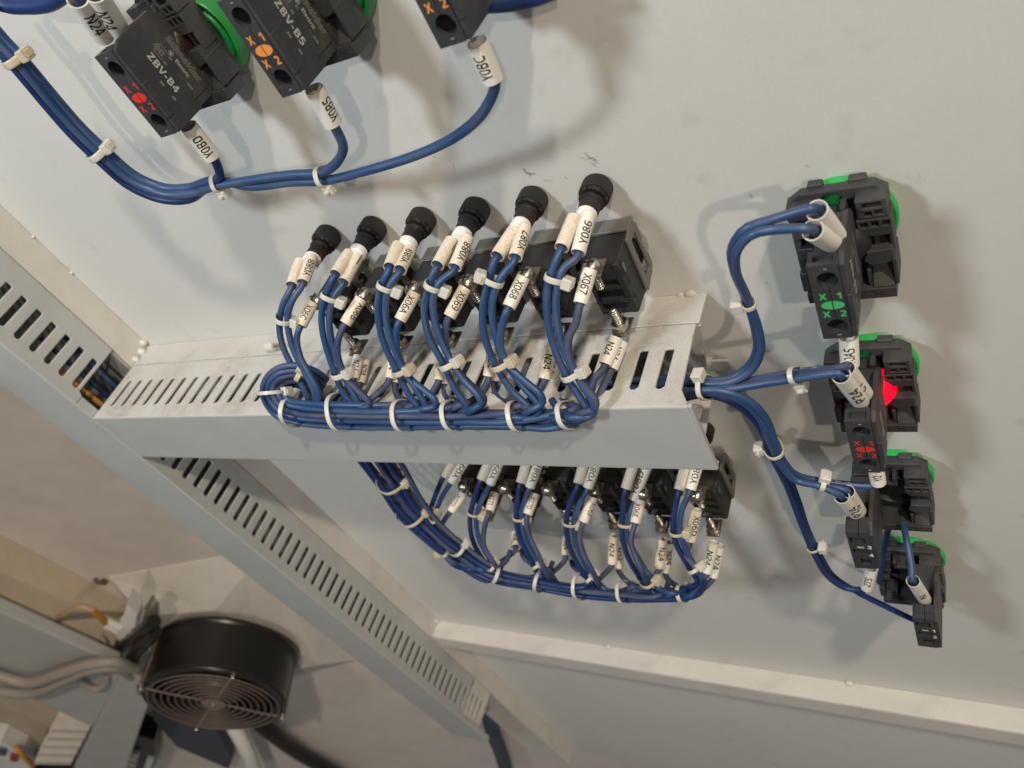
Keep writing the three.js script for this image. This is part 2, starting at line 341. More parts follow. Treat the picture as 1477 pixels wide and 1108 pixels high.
{
  const t = thing('wiring_duct', 'long slotted grey duct running diagonally across the left side', 'wiring duct', V(-166, -70, 11));
  const holes = []; for (let k = 0; k < 84; k++) { const c = 178 - 6.4 * k; if (c < 41.5 && c > 6) continue; if (c > -258) holes.push(slotPath(c, 2.5, 18.6, 31.2)); }
  const upper = holes.filter((h) => h.currentPoint.x > 30), lower = holes.filter((h) => h.currentPoint.x < 30);
  const pt = (a, h) => ext(poly(a, h), 1, 0.36, 5).applyMatrix4(basis(AY, AZ, AX, V(-151.7, 0, 0)));
  obj('slotted_wall', [pt([[41, 11.2], [195, 11.2], [195, 35.9], [39, 35.9], [39, 32.2], [41, 31.2]], upper), pt([[-261, 11.2], [7.4, 11.2], [7.4, 35.9], [-300, 35.9], [-299, 33.0], [-263, 33.0]], lower), pt([[7.6, 32.2], [38.8, 32.2], [38.8, 35.9], [7.6, 35.9]], [])], M.paint, t);
  obj('cover', ext(poly([[-181.5, -306], [-155, -304], [-151, -300], [-151, 195], [-181.5, 195]]), 1.1, 0.4).translate(0, 0, 35), M.cover, t);
  obj('added_end_cap', bx(-181.3, -151, 195.1, 196.1, 11, 36, 0.2), M.paint, t);  // added cap out of view, stops lamp light entering the duct
  obj('far_wall', bx(-181.4, -180.4, -300, 195, 11.2, 34.8, 0.2), M.paint, t);
  obj('back_plate', bx(-180.2, -152, -262, 195, 11.2, 12, 0.2), M.paint, t);
}
{
  const t = thing('wiring_duct', 'short stub of slotted duct beyond the end of the diagonal duct', 'wiring duct', V(-160, -275, 11));
  const holes = [-267.5, -273.2, -279].map((c) => slotPath(c, 2.7, 18.6, 31.2));
  obj('slotted_wall', ext(poly([[-285, 11.2], [-264.5, 11.2], [-263.8, 16], [-264.8, 32.6], [-285, 32.6]], holes), 1, 0.2, 4).applyMatrix4(basis(AY, AZ, AX, V(-152, 0, 0))), M.cream, t);
  obj('back_plate', bx(-180, -152.3, -285, -264.4, 11.2, 12, 0.2), M.cream, t);
}

// ================================================================ LAMPS AND SWITCHES ON THE DOOR
const ORD = ['first', 'second', 'third', 'fourth', 'fifth', 'sixth'];
const FX = [-26.8, -10.2, 6.35, 22.9, 39.2, 55.8];
function knurl(r0, r1, z0, z1, n = 44) {
  const pts = []; for (let i = 0; i < n * 2; i++) { const a = i / (2 * n) * 2 * Math.PI, r = i % 2 ? r1 : r0; pts.push([r * Math.cos(a), r * Math.sin(a)]); }
  return ext(poly(pts), z1 - z0, 0.12, 2).translate(0, 0, z0);
}
const redPrint = printMat(printTex(128, 128, (c, w, h) => {
  c.strokeStyle = 'rgb(150,36,48)'; c.lineWidth = 7; c.beginPath(); c.arc(64, 74, 30, 0.6, 4.6); c.stroke(); c.beginPath(); c.moveTo(64, 52); c.quadraticCurveTo(98, 60, 88, 96); c.stroke();
  c.fillStyle = 'rgb(150,36,48)'; for (let i = 0; i < 7; i++) c.fillRect(14 + i * 15, 12, 9, 14);
}));
function makeLamp(label, red) {
  const t = thing('indicator_lamp', label, 'indicator lamp');
  obj('knurled_nut', [knurl(3.45, 3.6, 0.6, 4.4), cyl(3.35, 3.35, 0.4, 0.7), cyl(3.2, 2.9, 4.3, 5.2), ...[0, 1, 2, 3, 4, 5].map((k) => bx(-0.55, 0.55, 2.5, 3.3, 4.2, 5.6, 0.2).rotateZ(k * Math.PI / 3 + 0.3))], M.lampBlack, t);
  obj('body', [latheZ([[0, 4.8], [2.55, 4.8], [2.55, 6.2], [2.75, 6.3], [2.75, 6.9], [2.45, 7.1], [2.45, 10.0], [2.3, 10.3], [0, 10.3]])], M.lampBlack, t);
  obj('white_dot', bx(-0.28, 0.28, -0.1, 0.14, -0.4, 0.4, 0.08).translate(0, 2.45, 9.3).rotateZ(0.95), M.white, t);
  obj('white_end', latheZ([[0, 10.2], [2.3, 10.2], [2.4, 10.4], [2.4, 12.2], [2.1, 12.6], [0, 12.6]]), M.white, t);
  for (const s of [-1, 1]) obj('terminal_pin', bx(s * 1.5 - 0.75, s * 1.5 + 0.75, -0.25, 0.25, 12.4, 16, 0.1), M.steel, t);
  if (red) {
    const g = new THREE.CylinderGeometry(2.52, 2.52, 4.4, 20, 1, true, 0, 1.7).rotateX(Math.PI / 2).rotateZ(0.25).translate(0, 0, 8.2);
    obj('red_print', g, redPrint, t, true);
  }
  return t;
}
const onPrint = printMat(printTex(128, 64, (c) => { c.fillStyle = 'rgb(150,150,150)'; c.font = 'bold 44px sans-serif'; c.textAlign = 'center'; c.textBaseline = 'middle'; c.fillText('ON', 64, 34); }));
function makeSwitch(label, group) {
  const t = thing('toggle_switch', label, 'switch', undefined, group);
  const prof = poly([[-8, 6.2], [7.8, 6.2], [7.8, 13.2], [7.0, 15.6], [5.2, 16.4], [3.2, 16.4], [2.9, 15.2], [1.2, 15.2], [0.9, 16.6], [0.2, 16.6], [-0.2, 14.6], [-2.6, 14.6], [-3, 16.7], [-3.8, 16.7], [-4.2, 15.0], [-6.2, 15.0], [-6.8, 16.2], [-7.6, 16.2], [-8, 15.6]]);
  obj('body', [extX(prof, -3.4, 5.5, 0.25), bx(-3.4, -2.4, -7.6, 7.4, 14, 16.5, 0.3), bx(4.0, 5.5, -7.6, 7.4, 14, 16.5, 0.3)], M.blackPlastic, t);
  const win = poly([[-6.6, 2.4], [-5.6, 1.6], [6.6, 1.6], [7.4, 2.2], [8.6, 5.4], [7.6, 9.2], [-7.2, 9.2], [-8.2, 8.4]], [rectPath(-5.2, 5.8, 3.6, 7.0)]);
  obj('mounting_bracket', [bx(-3.3, 5.9, 7.9, 8.5, 1.6, 6.1, 0.15), extX(win, 5.55, 6.15, 0.1), bx(-3.3, 5.4, -8.5, -8.0, 1.6, 9, 0.12)], M.bracket, t);
  obj('side_print', new THREE.PlaneGeometry(4.4, 2.2).applyMatrix4(basis(V(0, -1, 0), V(0, 0, -1), AX, V(5.53, 4.4, 13.9))), onPrint, t, true);
  obj('fixing_nut', [latheZ([[3.2, 0], [6.2, 0], [6.35, 0.4], [6.35, 2.4], [6.0, 2.9], [4.6, 3.0], [4.4, 2.2], [3.0, 2.2], [3.0, 6.3]], 40), knurl(6.3, 6.55, 0.5, 2.3, 30)], M.steel, t);
  for (const [y, s] of [[9.3, 1], [-9.4, -1]]) {
    const sc = obj('terminal_screw', s > 0 ? [
      latheZ([[0, 11.4], [1.1, 11.3], [1.9, 10.7], [2.15, 9.9], [2.15, 9.5], [0.9, 9.4], [0.9, 3.6], [0.6, 3.2], [0, 3.2]], 24).rotateX(-Math.PI / 2).translate(1, 0, 19.2),
      ...[0, 1, 2, 3, 4, 5].map((k) => new THREE.TorusGeometry(0.9, 0.17, 6, 18).rotateX(Math.PI / 2).translate(1, 3.9 + k * 0.62, 19.2)),
    ] : [
      latheZ([[0, -11], [2.0, -11], [2.0, -10.2], [0.95, -10.1], [0.95, -4.2], [0.6, -3.7], [0, -3.7]], 24).rotateX(-Math.PI / 2).translate(1, 0, 18.6),
      ...[0, 1, 2, 3, 4, 5, 6].map((k) => new THREE.TorusGeometry(0.95, 0.18, 6, 18).rotateX(Math.PI / 2).translate(1, -4.4 - k * 0.62, 18.6)),
      new THREE.CylinderGeometry(2.1, 2.1, 1.5, 6).translate(1, -8.7, 18.6),
    ], M.steel, t);
    if (s > 0) obj('screw_slot', [bx(-0.25, 2.25, 11.28, 11.42, 18.95, 19.45, 0.05), bx(0.75, 1.25, 11.3, 11.44, 17.95, 20.45, 0.05)], M.hole, sc);
    obj('washer', [cylY(2.0, 2.0, y - 0.4, y - 0.1, 1, 18.9), cylY(2.3, 2.3, y - 0.9, y - 0.5, 1, 18.9)], M.dullSteel, t);
    obj('terminal_tab', bx(-1.0, 3.0, y - 1.5, y - 0.95, 15, 21, 0.1), M.dullSteel, t);
  }
  return t;
}
const mkRow = (y, row) => FX.map((x, i) => {
  const red = row === 'upper' && (i === 0 || i === 4);
  const up = row === 'upper';
  const l = makeLamp(up ? `${red ? 'black lamp with faded red print' : 'black cylindrical lamp with knurled nut'}, ${ORD[i]} from the left in the upper row` : `black lamp hidden behind the duct cover, ${ORD[i]} from the left in the lower row`, red);
  l.position.set(x * S, y * S, 0); l.userData.group = up ? 'lamps in the upper row' : 'lamps in the lower row';
});
mkRow(67.2, 'upper'); mkRow(67.2 - 89.7, 'lower');
const sw0 = makeSwitch('x', 'toggle switches in two rows');
let swN = 0;
for (const [row, y, dx] of [['upper', 49.8, 0], ['lower', -39.9, -1.2]]) FX.forEach((x, i) => {
  let o = sw0;
  if (swN++) { o = sw0.clone(); o.name = numbered('toggle_switch'); scene.add(o); }
  o.position.set((x - 0.4 + dx) * S, y * S, 0);
  o.userData = { label: i === 5 ? `black switch, rightmost in the ${row} row, its slotted metal bracket showing` : `black switch with two screw terminals, ${ORD[i]} from the left in the ${row} row`, category: 'switch', group: 'toggle switches in two rows' };
});

// ---------------------------------------------------------------- 22 mm illuminated push buttons seen from behind
const ev = new Evaluator(); ev.useGroups = false; ev.attributes = ['position', 'normal', 'uv'];
const csg = (a, ...cuts) => { let r = new Brush(clean(a)); r.updateMatrixWorld(); for (const c of cuts) { const b = new Brush(clean(c)); b.updateMatrixWorld(); r = ev.evaluate(r, b, SUBTRACTION); } return r.geometry; };
const font = await new FontLoader().loadAsync('fonts/droid/droid_sans_bold.typeface.json');
const txt3 = (s, size, depth, x, y, z) => new TextGeometry(s, { font, size, depth, curveSegments: 4, bevelEnabled: false }).translate(x, y, z);
const G = {};
G.ring = [latheZ([[6.6, 0], [10.0, 0], [10.3, 0.3], [10.3, 1.9], [10.0, 2.2], [9.4, 2.2], [9.3, 1.4], [8.6, 1.4], [8.5, 2.2], [6.6, 2.2], [6.6, 0]], 72).translate(0, -1.2, 0)];
{
  const c = [];
  const cen = new THREE.Path(); cen.absarc(0.3, -1.3, 6.0, 0, Math.PI * 2);
  const arch = new THREE.Path(); arch.absarc(-1.0, 6.9, 1.9, 0, Math.PI * 2);
  c.push(ext(poly([[-8.4, -13.4], [8.6, -13.4], [9.2, -11], [9.3, 7.4], [7.0, 9.2], [-6.6, 9.2], [-9.0, 7.4], [-9.0, -11]], [arch, cen]), 2.4, 0.25).translate(0, 0, 2.3));
  // top bar with cut corners and an arch over the clamp screw; two tabs behind it
  c.push(ext(poly([[-9.2, 7.2], [-3.4, 7.2], [-2.9, 8.1], [-1.9, 8.9], [-1.0, 9.1], [0, 8.9], [1.0, 8.1], [1.5, 7.2], [9.4, 7.2], [9.4, 7.9], [7.2, 10.0], [-6.6, 10.0], [-9.2, 8.2]]), 2.2, 0.3).translate(0, 0, 3.6));
  c.push(bx(-5.2, -2.2, 9.0, 10.7, 2.2, 4.2, 0.4), bx(2.4, 5.8, 9.0, 10.7, 2.2, 4.2, 0.4));
  c.push(bx(-9.2, -4.2, 5.6, 8.7, 4, 8.6, 0.3), bx(-9.2, -7.6, -10.5, 5.8, 4, 8.0, 0.4), bx(-8.8, -4.6, 0.6, 4.8, 4, 8.4, 0.45), bx(-8.6, -5.4, -4.6, -1.6, 4, 8.8, 0.4));
  c.push(ext(poly([[-3.6, 4.0], [1.9, 4.0], [1.9, 7.6], [0.9, 7.6], [0.9, 5.2], [-2.7, 5.2], [-2.7, 7.6], [-3.6, 7.6]]), 4.4, 0.2).translate(0, 0, 4.4));
  const hs = [rectPath(4.9, 8.4, 7.0, 8.2), rectPath(5.1, 6.4, 5.1, 6.2), rectPath(7.0, 8.4, 5.2, 6.3)];
  c.push(ext(poly(rectPath(3.8, 9.3, 4.6, 8.9), hs), 5.0, 0.2).translate(0, 0, 4.2));
  const hs2 = [rectPath(4.1, 5.4, 2.5, 3.7), rectPath(6.0, 7.3, 2.5, 3.9), rectPath(8.0, 9.3, 2.5, 3.7)];
  c.push(ext(poly([[3.5, 1.4], [4.8, 0.2], [9.7, 0.2], [9.7, 4.4], [3.5, 4.4]], hs2), 5.2, 0.2).translate(0, 0, 4.2));
  c.push(bx(6.0, 7.0, -2.8, 0.4, 4.2, 8.4, 0.2), bx(8.9, 9.7, -4, 0.4, 4, 8.8, 0.25));
  c.push(ext(poly([[4.6, -2.9], [9.3, -2.7], [9.4, -6.0], [5.2, -6.6], [3.8, -5.2]]), 6.2, 0.25).translate(0, 0, 4.2));
  c.push(bx(9.0, 9.8, -11.8, -5.0, 4, 10.8, 0.2), bx(4.0, 4.8, -12, -7.6, 4, 10.4, 0.2));
  c.push(extX(poly([[-12.2, 4], [-8.0, 4], [-8.0, 7.4], [-11.8, 11], [-12.2, 11]]), 4.9, 8.8, 0.15));
  c.push(extX(poly([[-12.2, 4], [-8.2, 4], [-8.2, 7.2], [-12.2, 10.8]]), -7.2, -3.8, 0.15), bx(-9.0, -7.4, -12.2, -7, 4, 10.4, 0.3));
  c.push(bx(-8.2, 9.1, -14.8, -12.1, 4.6, 11.4, 0.2));
  c.push(txt3('25', 1.7, 0.3, 4.8, -14.3, 11.25));
  c.push(latheZ([[6.3, 2.6], [6.3, 6.6], [5.6, 6.6], [5.6, 2.6], [6.3, 2.6]], 40).translate(0.3, -1.3, 0));
  G.collar = c;
}
G.clampScrew = [cyl(1.6, 1.6, 1.0, 4.4, -1.0, 6.7), bx(-2.3, 0.3, 6.5, 6.9, 4.3, 4.6, 0.05)];
const ledProf = poly([[-9.7, 27], [9.7, 27], [9.7, 23], [7.4, 22.4], [6.6, 20.6], [6.6, 15.8], [8.6, 14.6], [8.6, 11], [7, 9.2], [-6.5, 9.2], [-9.2, 12.4], [-9.2, 17.4], [-9.7, 18.4]]);
const sideProf = poly([[-9.7, 26.7], [9.2, 26.7], [10.4, 24.4], [10.9, 20], [10.9, 13.6], [8.8, 10.6], [6.6, 9], [-6.4, 9], [-9.3, 11.8], [-9.3, 17.4], [-9.7, 18.4]]);
G.led = csg(extX(ledProf, -3.2, 2.3, 0.22), cyl(1.9, 1.9, 22, 29, 0, 6.0), cyl(1.9, 1.9, 22, 29, 0, -6.3), bx(-0.07, 0.07, -9, 7.8, 26.7, 28, 0), bx(-2.2, 1.4, 8.9, 11, 24.2, 26, 0));
G.ledSide = [csg(extX(sideProf, 2.25, 3.25, 0.2), bx(3.05, 4, -9.9, -7.4, 13.2, 18.6, 0)), bx(2.6, 3.6, -6.2, 1.8, 25.2, 26.95, 0.2)];
G.screwCap = [[0, 6.0], [0, -6.3]].map(([x, y]) => cyl(1.5, 1.5, 22.1, 22.8, x, y));
G.pip = [bx(-0.35, 0.35, 8.45, 8.85, 26.9, 27.15, 0.1), bx(-0.35, 0.35, -8.9, -8.5, 26.9, 27.15, 0.1)];
G.contact = csg(extX(poly([[-9.7, 27], [9.2, 27], [9.2, 25.4], [9.7, 25.2], [9.7, 22.6], [7.6, 22.2], [7.0, 20], [7.0, 14], [8.4, 13], [8.4, 9], [-9, 9], [-9.7, 12]]), -3.2, 2.4, 0.2), bx(-2.6, 1.2, 3.4, 6.6, 25.2, 28, 0), bx(-2.4, 1.6, -2.2, 0.4, 25.4, 28, 0), bx(-1.2, 1.6, -7.6, -4.6, 24.6, 28, 0), bx(-0.08, 0.08, 7, 10, 22, 27.5, 0));
G.contactSide = [extX(poly([[-9.7, 26.7], [7.6, 26.7], [9.8, 24], [10.6, 20], [10.6, 13], [8, 9], [-8.4, 9], [-9.7, 11]], [rectPath(8.0, 9.2, 20.5, 23)]), 2.3, 3.3, 0.15)];
G.wedge = [extX(poly([[3.6, 25.1], [6.4, 25.1], [6.4, 25.4], [3.6, 26.8]]), -2.3, 0.9, 0.1), extX(poly([[-2, 25.3], [0.2, 25.3], [0.2, 25.5], [-2, 26.7]]), -2.2, 1.4, 0.1), extX(poly([[-7.4, 24.5], [-4.8, 24.5], [-6.2, 26.2], [-7.4, 26.4]]), -1.0, 0.3, 0.1)];
const frontPrint = (col) => printTex(128, 384, (c, w, h) => {
  c.fillStyle = col; c.font = 'bold 50px sans-serif'; c.textAlign = 'center'; c.textBaseline = 'middle';
  c.fillText('X', 32, 152); c.fillText('1', 98, 152); c.fillText('X', 32, 256); c.fillText('2', 98, 256);
  c.beginPath(); c.ellipse(64, 203, 46, 24, 0, 0, 7); c.fill();
  c.clearRect(62, 0, 4, h);
});
const sidePrint = (name) => printTex(768, 640, (c, w, h) => {       // x: along the block (-y), y: towards the outside (+z)
  c.fillStyle = 'rgb(178,178,178)'; c.strokeStyle = 'rgb(150,150,150)'; c.textBaseline = 'middle'; c.textAlign = 'center';
  c.font = 'bold 108px sans-serif'; c.save(); c.translate(380, 425); c.scale(1.2, 1); c.fillText(name, 0, 0); c.restore();
  c.font = 'bold 96px sans-serif'; c.lineWidth = 4; c.save(); c.translate(420, 110); c.scale(1.1, 1); c.strokeText('Schneider', 0, 0); c.restore();
  c.font = 'bold 56px sans-serif'; c.fillText('Electric', 470, 200); c.beginPath(); c.arc(300, 198, 26, 0, 7); c.lineWidth = 7; c.stroke(); c.fillText('e', 300, 196);
  c.font = '36px sans-serif'; c.fillText('24V', 440, 520); c.fillText('MX', 610, 520); c.fillText('X1', 330, 250); c.fillText('X2', 330, 335); c.font = '30px sans-serif'; c.fillText('16162', 640, 262);
  c.lineWidth = 4; c.beginPath(); c.arc(170, 290, 28, 0, 7); c.moveTo(150, 270); c.lineTo(190, 310); c.moveTo(190, 270); c.lineTo(150, 310); c.moveTo(170, 262); c.lineTo(170, 236); c.lineTo(300, 236); c.moveTo(170, 318); c.lineTo(170, 345); c.lineTo(300, 345); c.stroke();
  c.strokeRect(215, 268, 46, 46); c.strokeRect(222, 276, 30, 30);
});
const contactPrint = (a, b, k) => printTex(128, 384, (c) => { c.fillStyle = 'rgb(225,225,225)'; c.textAlign = 'center'; c.textBaseline = 'middle'; c.font = 'bold 50px sans-serif'; c.fillText(a, 106, 150); c.fillText(b, 106, 240); c.font = 'bold 26px sans-serif'; c.fillText(k, 58, 154); });
const FRONTS = { green: printMat(frontPrint('rgb(70,180,105)')), red: printMat(frontPrint('rgb(205,48,34)')), orange: printMat(frontPrint('rgb(226,140,62)')) };
const SIDES = {}; for (const n of ['ZBV-B4', 'ZBV-B5', 'ZBV-B3']) SIDES[n] = printMat(sidePrint(n));
function facePlane(x0, x1, y0, y1, z) { return new THREE.PlaneGeometry(x1 - x0, y1 - y0).translate((x0 + x1) / 2, (y0 + y1) / 2, z); }
function sidePlane(x, y0, y1, z0, z1) {       // u runs towards -y, v up runs towards -z, looks to +x
  return new THREE.PlaneGeometry(y1 - y0, z1 - z0).applyMatrix4(basis(V(0, -1, 0), V(0, 0, -1), AX, V(x, (y0 + y1) / 2, (z0 + z1) / 2)));
}
const cache = {};
function part(name, key, mat, parent, keepUv) {         // parts shared between buttons
  const k = key;
  if (!cache[k]) { const m = obj(name, G[k], mat, parent, keepUv); cache[k] = m.geometry; return m; }
  const m = new THREE.Mesh(cache[k], mat); m.name = name; m.castShadow = m.receiveShadow = true; parent.add(m); return m;
}
function button(x, y, label, o) {
  const t = thing(o.name ?? 'illuminated_push_button', label, o.category ?? 'push button');
  const up = (m) => { if (o.off) { m.position.set(o.off[0] * S, o.off[1] * S, 1.6 * S); m.scale.set(0.74, 1, 1); } return m; };
  const rg = up(part('locking_ring', 'ring', o.off ? M.shadedGreen : M.green, t)); if (o.off) { rg.scale.set(1.02, 1.02, 2.1); rg.position.set(0, 0.6 * S, 0); }
  up(part('collar', 'collar', M.plastic, t));
  up(part('clamp_screw', 'clampScrew', o.screw ?? M.greenLitScrew, t));
  if (o.lens) (o.off ? up : (m) => m)(obj('lens', latheZ([[0, o.lens === M.redGlow ? 12.9 : 11.4], [1.8, o.lens === M.redGlow ? 12.6 : 11.2], [3.5, o.lens === M.redGlow ? 11.6 : 10.8], [4.6, 9.4], [4.8, 8], [4.8, 2], [0, 2]], 40).translate(0.9, -1.5, 0), o.lens, t));
  else obj('shaft', latheZ([[0, 5.4], [4.4, 5.4], [5.3, 4.6], [5.3, 2], [0, 2]], 32).translate(0.3, -1.3, 0), M.hole, t);
  const b = new THREE.Group(); b.name = o.contact ? 'contact_block' : 'lamp_block'; b.position.x = (o.dx ?? 0) * S; t.add(b);
  if (o.contact) {
    part('block_body', 'contact', M.plastic, b); part('side_plate', 'contactSide', M.plastic, b); part('terminal_wedge', 'wedge', M.blackPlastic, b);
    obj('terminal_print', facePlane(-2.9, 2.9, -8.7, 8.7, 27.05), printMat(contactPrint(...o.contact)), b, true);
  } else {
    part('block_body', 'led', M.plastic, b); part('side_plate', 'ledSide', M.plastic, b); part('terminal_screw', 'screwCap', M.dullSteel, b); part('pip', 'pip', M.bracket, b);
    obj('terminal_print', facePlane(-2.9, 2.9, -8.7, 8.7, 27.05), FRONTS[o.front], b, true);
    obj('side_print', sidePlane(3.3, -7.6, 8.4, 11.2, 25.1), SIDES[o.side], b, true);
  }
  t.position.set(x * S, y * S, 0);
  return t;
}
button(-19.7, 126.5, 'black indicator unit with red X1 X2 print, leftmost in the top row', { front: 'red', side: 'ZBV-B4', lens: M.darkOrange, off: [0.2, 3.0] });
button(18.3, 126.9, 'black indicator unit with orange X1 X2 print, middle of the top row', { front: 'orange', side: 'ZBV-B5', lens: M.darkOrange, off: [0.2, 3.0] });
button(56.1, 126.8, 'black indicator unit cut off by the upper edge, rightmost in the top row', { front: 'orange', side: 'ZBV-B5', lens: M.darkOrange, off: [0.2, 3.0] });
button(105.2, 50.3, 'black indicator unit with green X1 X2 print at the top of the right column', { front: 'green', side: 'ZBV-B3', lens: M.blackPlastic });
button(105.2, 4.2, 'black indicator unit with a glowing red lamp, second in the right column', { front: 'red', side: 'ZBV-B4', lens: M.redGlow });
button(105.2, -42.2, 'black push button with contact block numbered 3 and 4, third in the right column', { contact: ['3', '4', 'NO'], dx: -6.2, name: 'push_button', screw: M.plastic });
button(105.2, -88.4, 'black push button with contact block numbered 1 and 2, bottom of the right column', { contact: ['1', '2', 'NC'], dx: 5.7, name: 'push_button', screw: M.plastic });
{ // the lit red lamp
  const l = new THREE.PointLight(lin(1, 0.03, 0.05), 0.00012, 0.3, 2); l.position.set(112.5 * S, 3.5 * S, 12.4 * S); scene.add(l);
}

// ================================================================ WIRES
const R = 0.9, curves = [];
const pick = (a) => a[Math.floor(rnd() * a.length)];
// points are [px, py, z]; sl = [[term], [wire end], text, dirty, 'up'|'down'] adds a marker sleeve; lug adds a ring terminal
function wire(label, group, pts, o = {}) {
  let Q = pts.map((p) => p.isVector3 ? p : P(...p));
  if (o.sl) {                              // run straight through the sleeve, then bend
    const A = P(...o.sl[0]), B = P(...o.sl[1]), d = B.clone().sub(A).normalize(), inside = [A.clone().lerp(B, 0.35), A.clone().lerp(B, 0.7), B.clone(), B.clone().addScaledVector(d, 1.1)];
    const fromStart = Q[0].distanceTo(B) < Q[Q.length - 1].distanceTo(B);
    if (!fromStart) Q.reverse();
    while (Q.length > 2 && (Q[0].distanceTo(B) < 4 || Q[0].clone().sub(B).dot(d) < -0.2 && Q[0].distanceTo(B) < 14)) Q.shift();
    Q = [...inside, ...Q];
  }
  const t = thing('blue_wire', label, 'wire', Q[0], group);
  curves.push({ t, r: o.r ?? R, c: new THREE.CatmullRomCurve3(Q, false, 'centripetal').getSpacedPoints(160) });
  obj('insulation', tube(Q, o.r ?? R), o.mat ?? pick(M.blue), t, true);
  if (o.sl) {
    const [a, b, text, dirty, dir, r] = o.sl, A = P(...a), B = P(...b);
    const [f, g] = dir === 'down' ? [A, B] : [B, A];
    sleeve(f, g, r ?? 1.62, text, t, dirty, group === G3 ? EYE.clone().sub(A).normalize() : undefined);
    if (o.tube) obj('ferrule', tube(o.tube.map((p) => P(...p)), 0.55), M.steel, t);
  }
  return t;
}
const between = (a, b, f) => { const A = P(...a), B = P(...b); return A.lerp(B, f); };
const G1 = 'blue wires of the upper switch row', G2 = 'blue wires of the lower switch row', G3 = 'blue wires of the right hand column', G4 = 'blue wires of the top row';
// offset a pixel path sideways by k pixels
function shift(path, k, dz = 0) {
  return path.map((p, i) => {
    const a = path[Math.max(0, i - 1)], b = path[Math.min(path.length - 1, i + 1)], dx = b[0] - a[0], dy = b[1] - a[1], l = Math.hypot(dx, dy) || 1;
    const kk = typeof k === 'function' ? k(i / (path.length - 1), i) : k;
    return [p[0] - dy / l * kk, p[1] + dx / l * kk, p[2] + dz];
  });
}
// ---------------------------------------------------------------- upper row: each lamp has two wires, each switch one marked wire and a pair marked N24
const UP = [
  { L: [[433, 377], [421, 412]], Rr: [[450, 370], [437, 408]], t: 'Y08B', tl: '',
    wl: [[421, 412], [408, 440], [403, 470], [408, 500], [426, 537], [440, 565], [446, 583], [437, 596], [415, 600]],
    wr: [[437, 406], [421, 435], [415, 460], [421, 498], [440, 538], [452, 562], [455, 580], [447, 594], [425, 598]],
    sw: [[451, 437], [434, 470], 'X06C'], ws: [[433, 471], [428, 490], [433, 515], [446, 540], [457, 560], [460, 577], [450, 590]],
    n: [[518, 514], [510, 546]], wn: [[[510, 546], [494, 565], [476, 577], [455, 584]], [[514, 548], [500, 566], [485, 580], [470, 588]]] },
  { L: [[504, 365], [484, 396]], Rr: [[516, 370], [496, 407]], t: '', tl: '',
    wl: [[483, 397], [470, 425], [464, 450], [466, 482], [480, 530], [496, 568], [513, 592], [500, 606], [475, 608]],
    wr: [[496, 406], [481, 430], [475, 455], [478, 490], [493, 535], [512, 572], [521, 592], [510, 604], [488, 606]],
    sw: [[521, 431], [498, 467], 'X06B'], ws: [[497, 468], [488, 490], [487, 512], [497, 540], [515, 562], [530, 577], [533, 584], [520, 590]],
    n: [[572, 507], [562, 545]], wn: [[[561, 545], [547, 565], [533, 577], [510, 586]], [[571, 552], [574, 573], [588, 583], [605, 590]]] },
  { L: [[574, 354], [562, 386]], Rr: [[592, 359], [577, 390]], t: 'Y089', tl: '',
    wl: [[562, 387], [548, 420], [545, 450], [552, 490], [572, 535], [590, 570], [605, 592], [594, 604], [570, 605]],
    wr: [[577, 389], [561, 415], [556, 450], [563, 487], [583, 535], [601, 563], [613, 586], [602, 598], [580, 600]],
    sw: [[599, 422], [577, 462], 'X06A'], ws: [[576, 463], [571, 490], [576, 515], [591, 545], [612, 563], [628, 578], [627, 586], [612, 590]],
    n: [[642, 505], [633, 547]], wn: [[[633, 547], [624, 565], [612, 578], [590, 586]], [[641, 554], [643, 572], [655, 584], [675, 590]]] },
  { L: [[651, 347], [631, 383]], Rr: [[674, 343], [656, 386]], t: 'Y088', tl: '',
    wl: [[631, 384], [618, 415], [612, 445], [617, 480], [639, 525], [656, 560], [673, 588], [660, 600], [635, 601]],
    wr: [[656, 384], [636, 405], [625, 430], [628, 465], [645, 510], [666, 545], [690, 572], [694, 582], [680, 592]],
    sw: [[671, 415], [648, 457], 'X069'], ws: [[648, 458], [642, 485], [645, 510], [660, 535], [682, 558], [697, 572], [695, 584], [676, 592]],
    n: [[713, 500], [705, 543]], wn: [[[705, 543], [696, 562], [684, 576], [660, 586]], [[713, 548], [717, 570], [733, 582], [760, 588]]] },
  { L: [[741, 333], [717, 370]], Rr: [[757, 328], [743, 372]], t: 'Y087', tl: '',
    wl: [[717, 371], [704, 410], [697, 440], [698, 480], [713, 523], [737, 562], [768, 595], [757, 606], [725, 605]],
    wr: [[743, 371], [723, 400], [711, 430], [712, 470], [726, 515], [750, 552], [778, 587], [768, 603], [740, 602]],
    sw: [[755, 400], [734, 443], 'X068'], ws: [[733, 445], [723, 475], [722, 500], [732, 525], [755, 548], [780, 570], [782, 582], [765, 592]],
    n: [[795, 500], [786, 546]], wn: [[[787, 546], [777, 563], [765, 577], [745, 586]], [[795, 550], [800, 568], [812, 580], [835, 590]]] },
  { L: [[828, 314], [810, 358]], Rr: [[849, 309], [834, 365]], t: 'Y086', tl: '',
    wl: [[810, 359], [797, 390], [789, 420], [790, 460], [800, 503], [820, 548], [846, 592], [838, 606], [805, 606]],
    wr: [[834, 364], [813, 387], [803, 420], [803, 460], [814, 507], [835, 547], [856, 584], [852, 600], [825, 602]],
    sw: [[851, 389], [837, 438], 'X067'], ws: [[842, 438], [831, 465], [820, 490], [823, 520], [842, 555], [858, 576], [857, 590], [840, 596]],
    n: [[889, 488], [873, 526]], wn: [[[873, 526], [857, 548], [852, 568], [846, 586], [825, 592]], [[884, 538], [868, 562], [860, 580], [848, 594], [830, 597]]] },
];
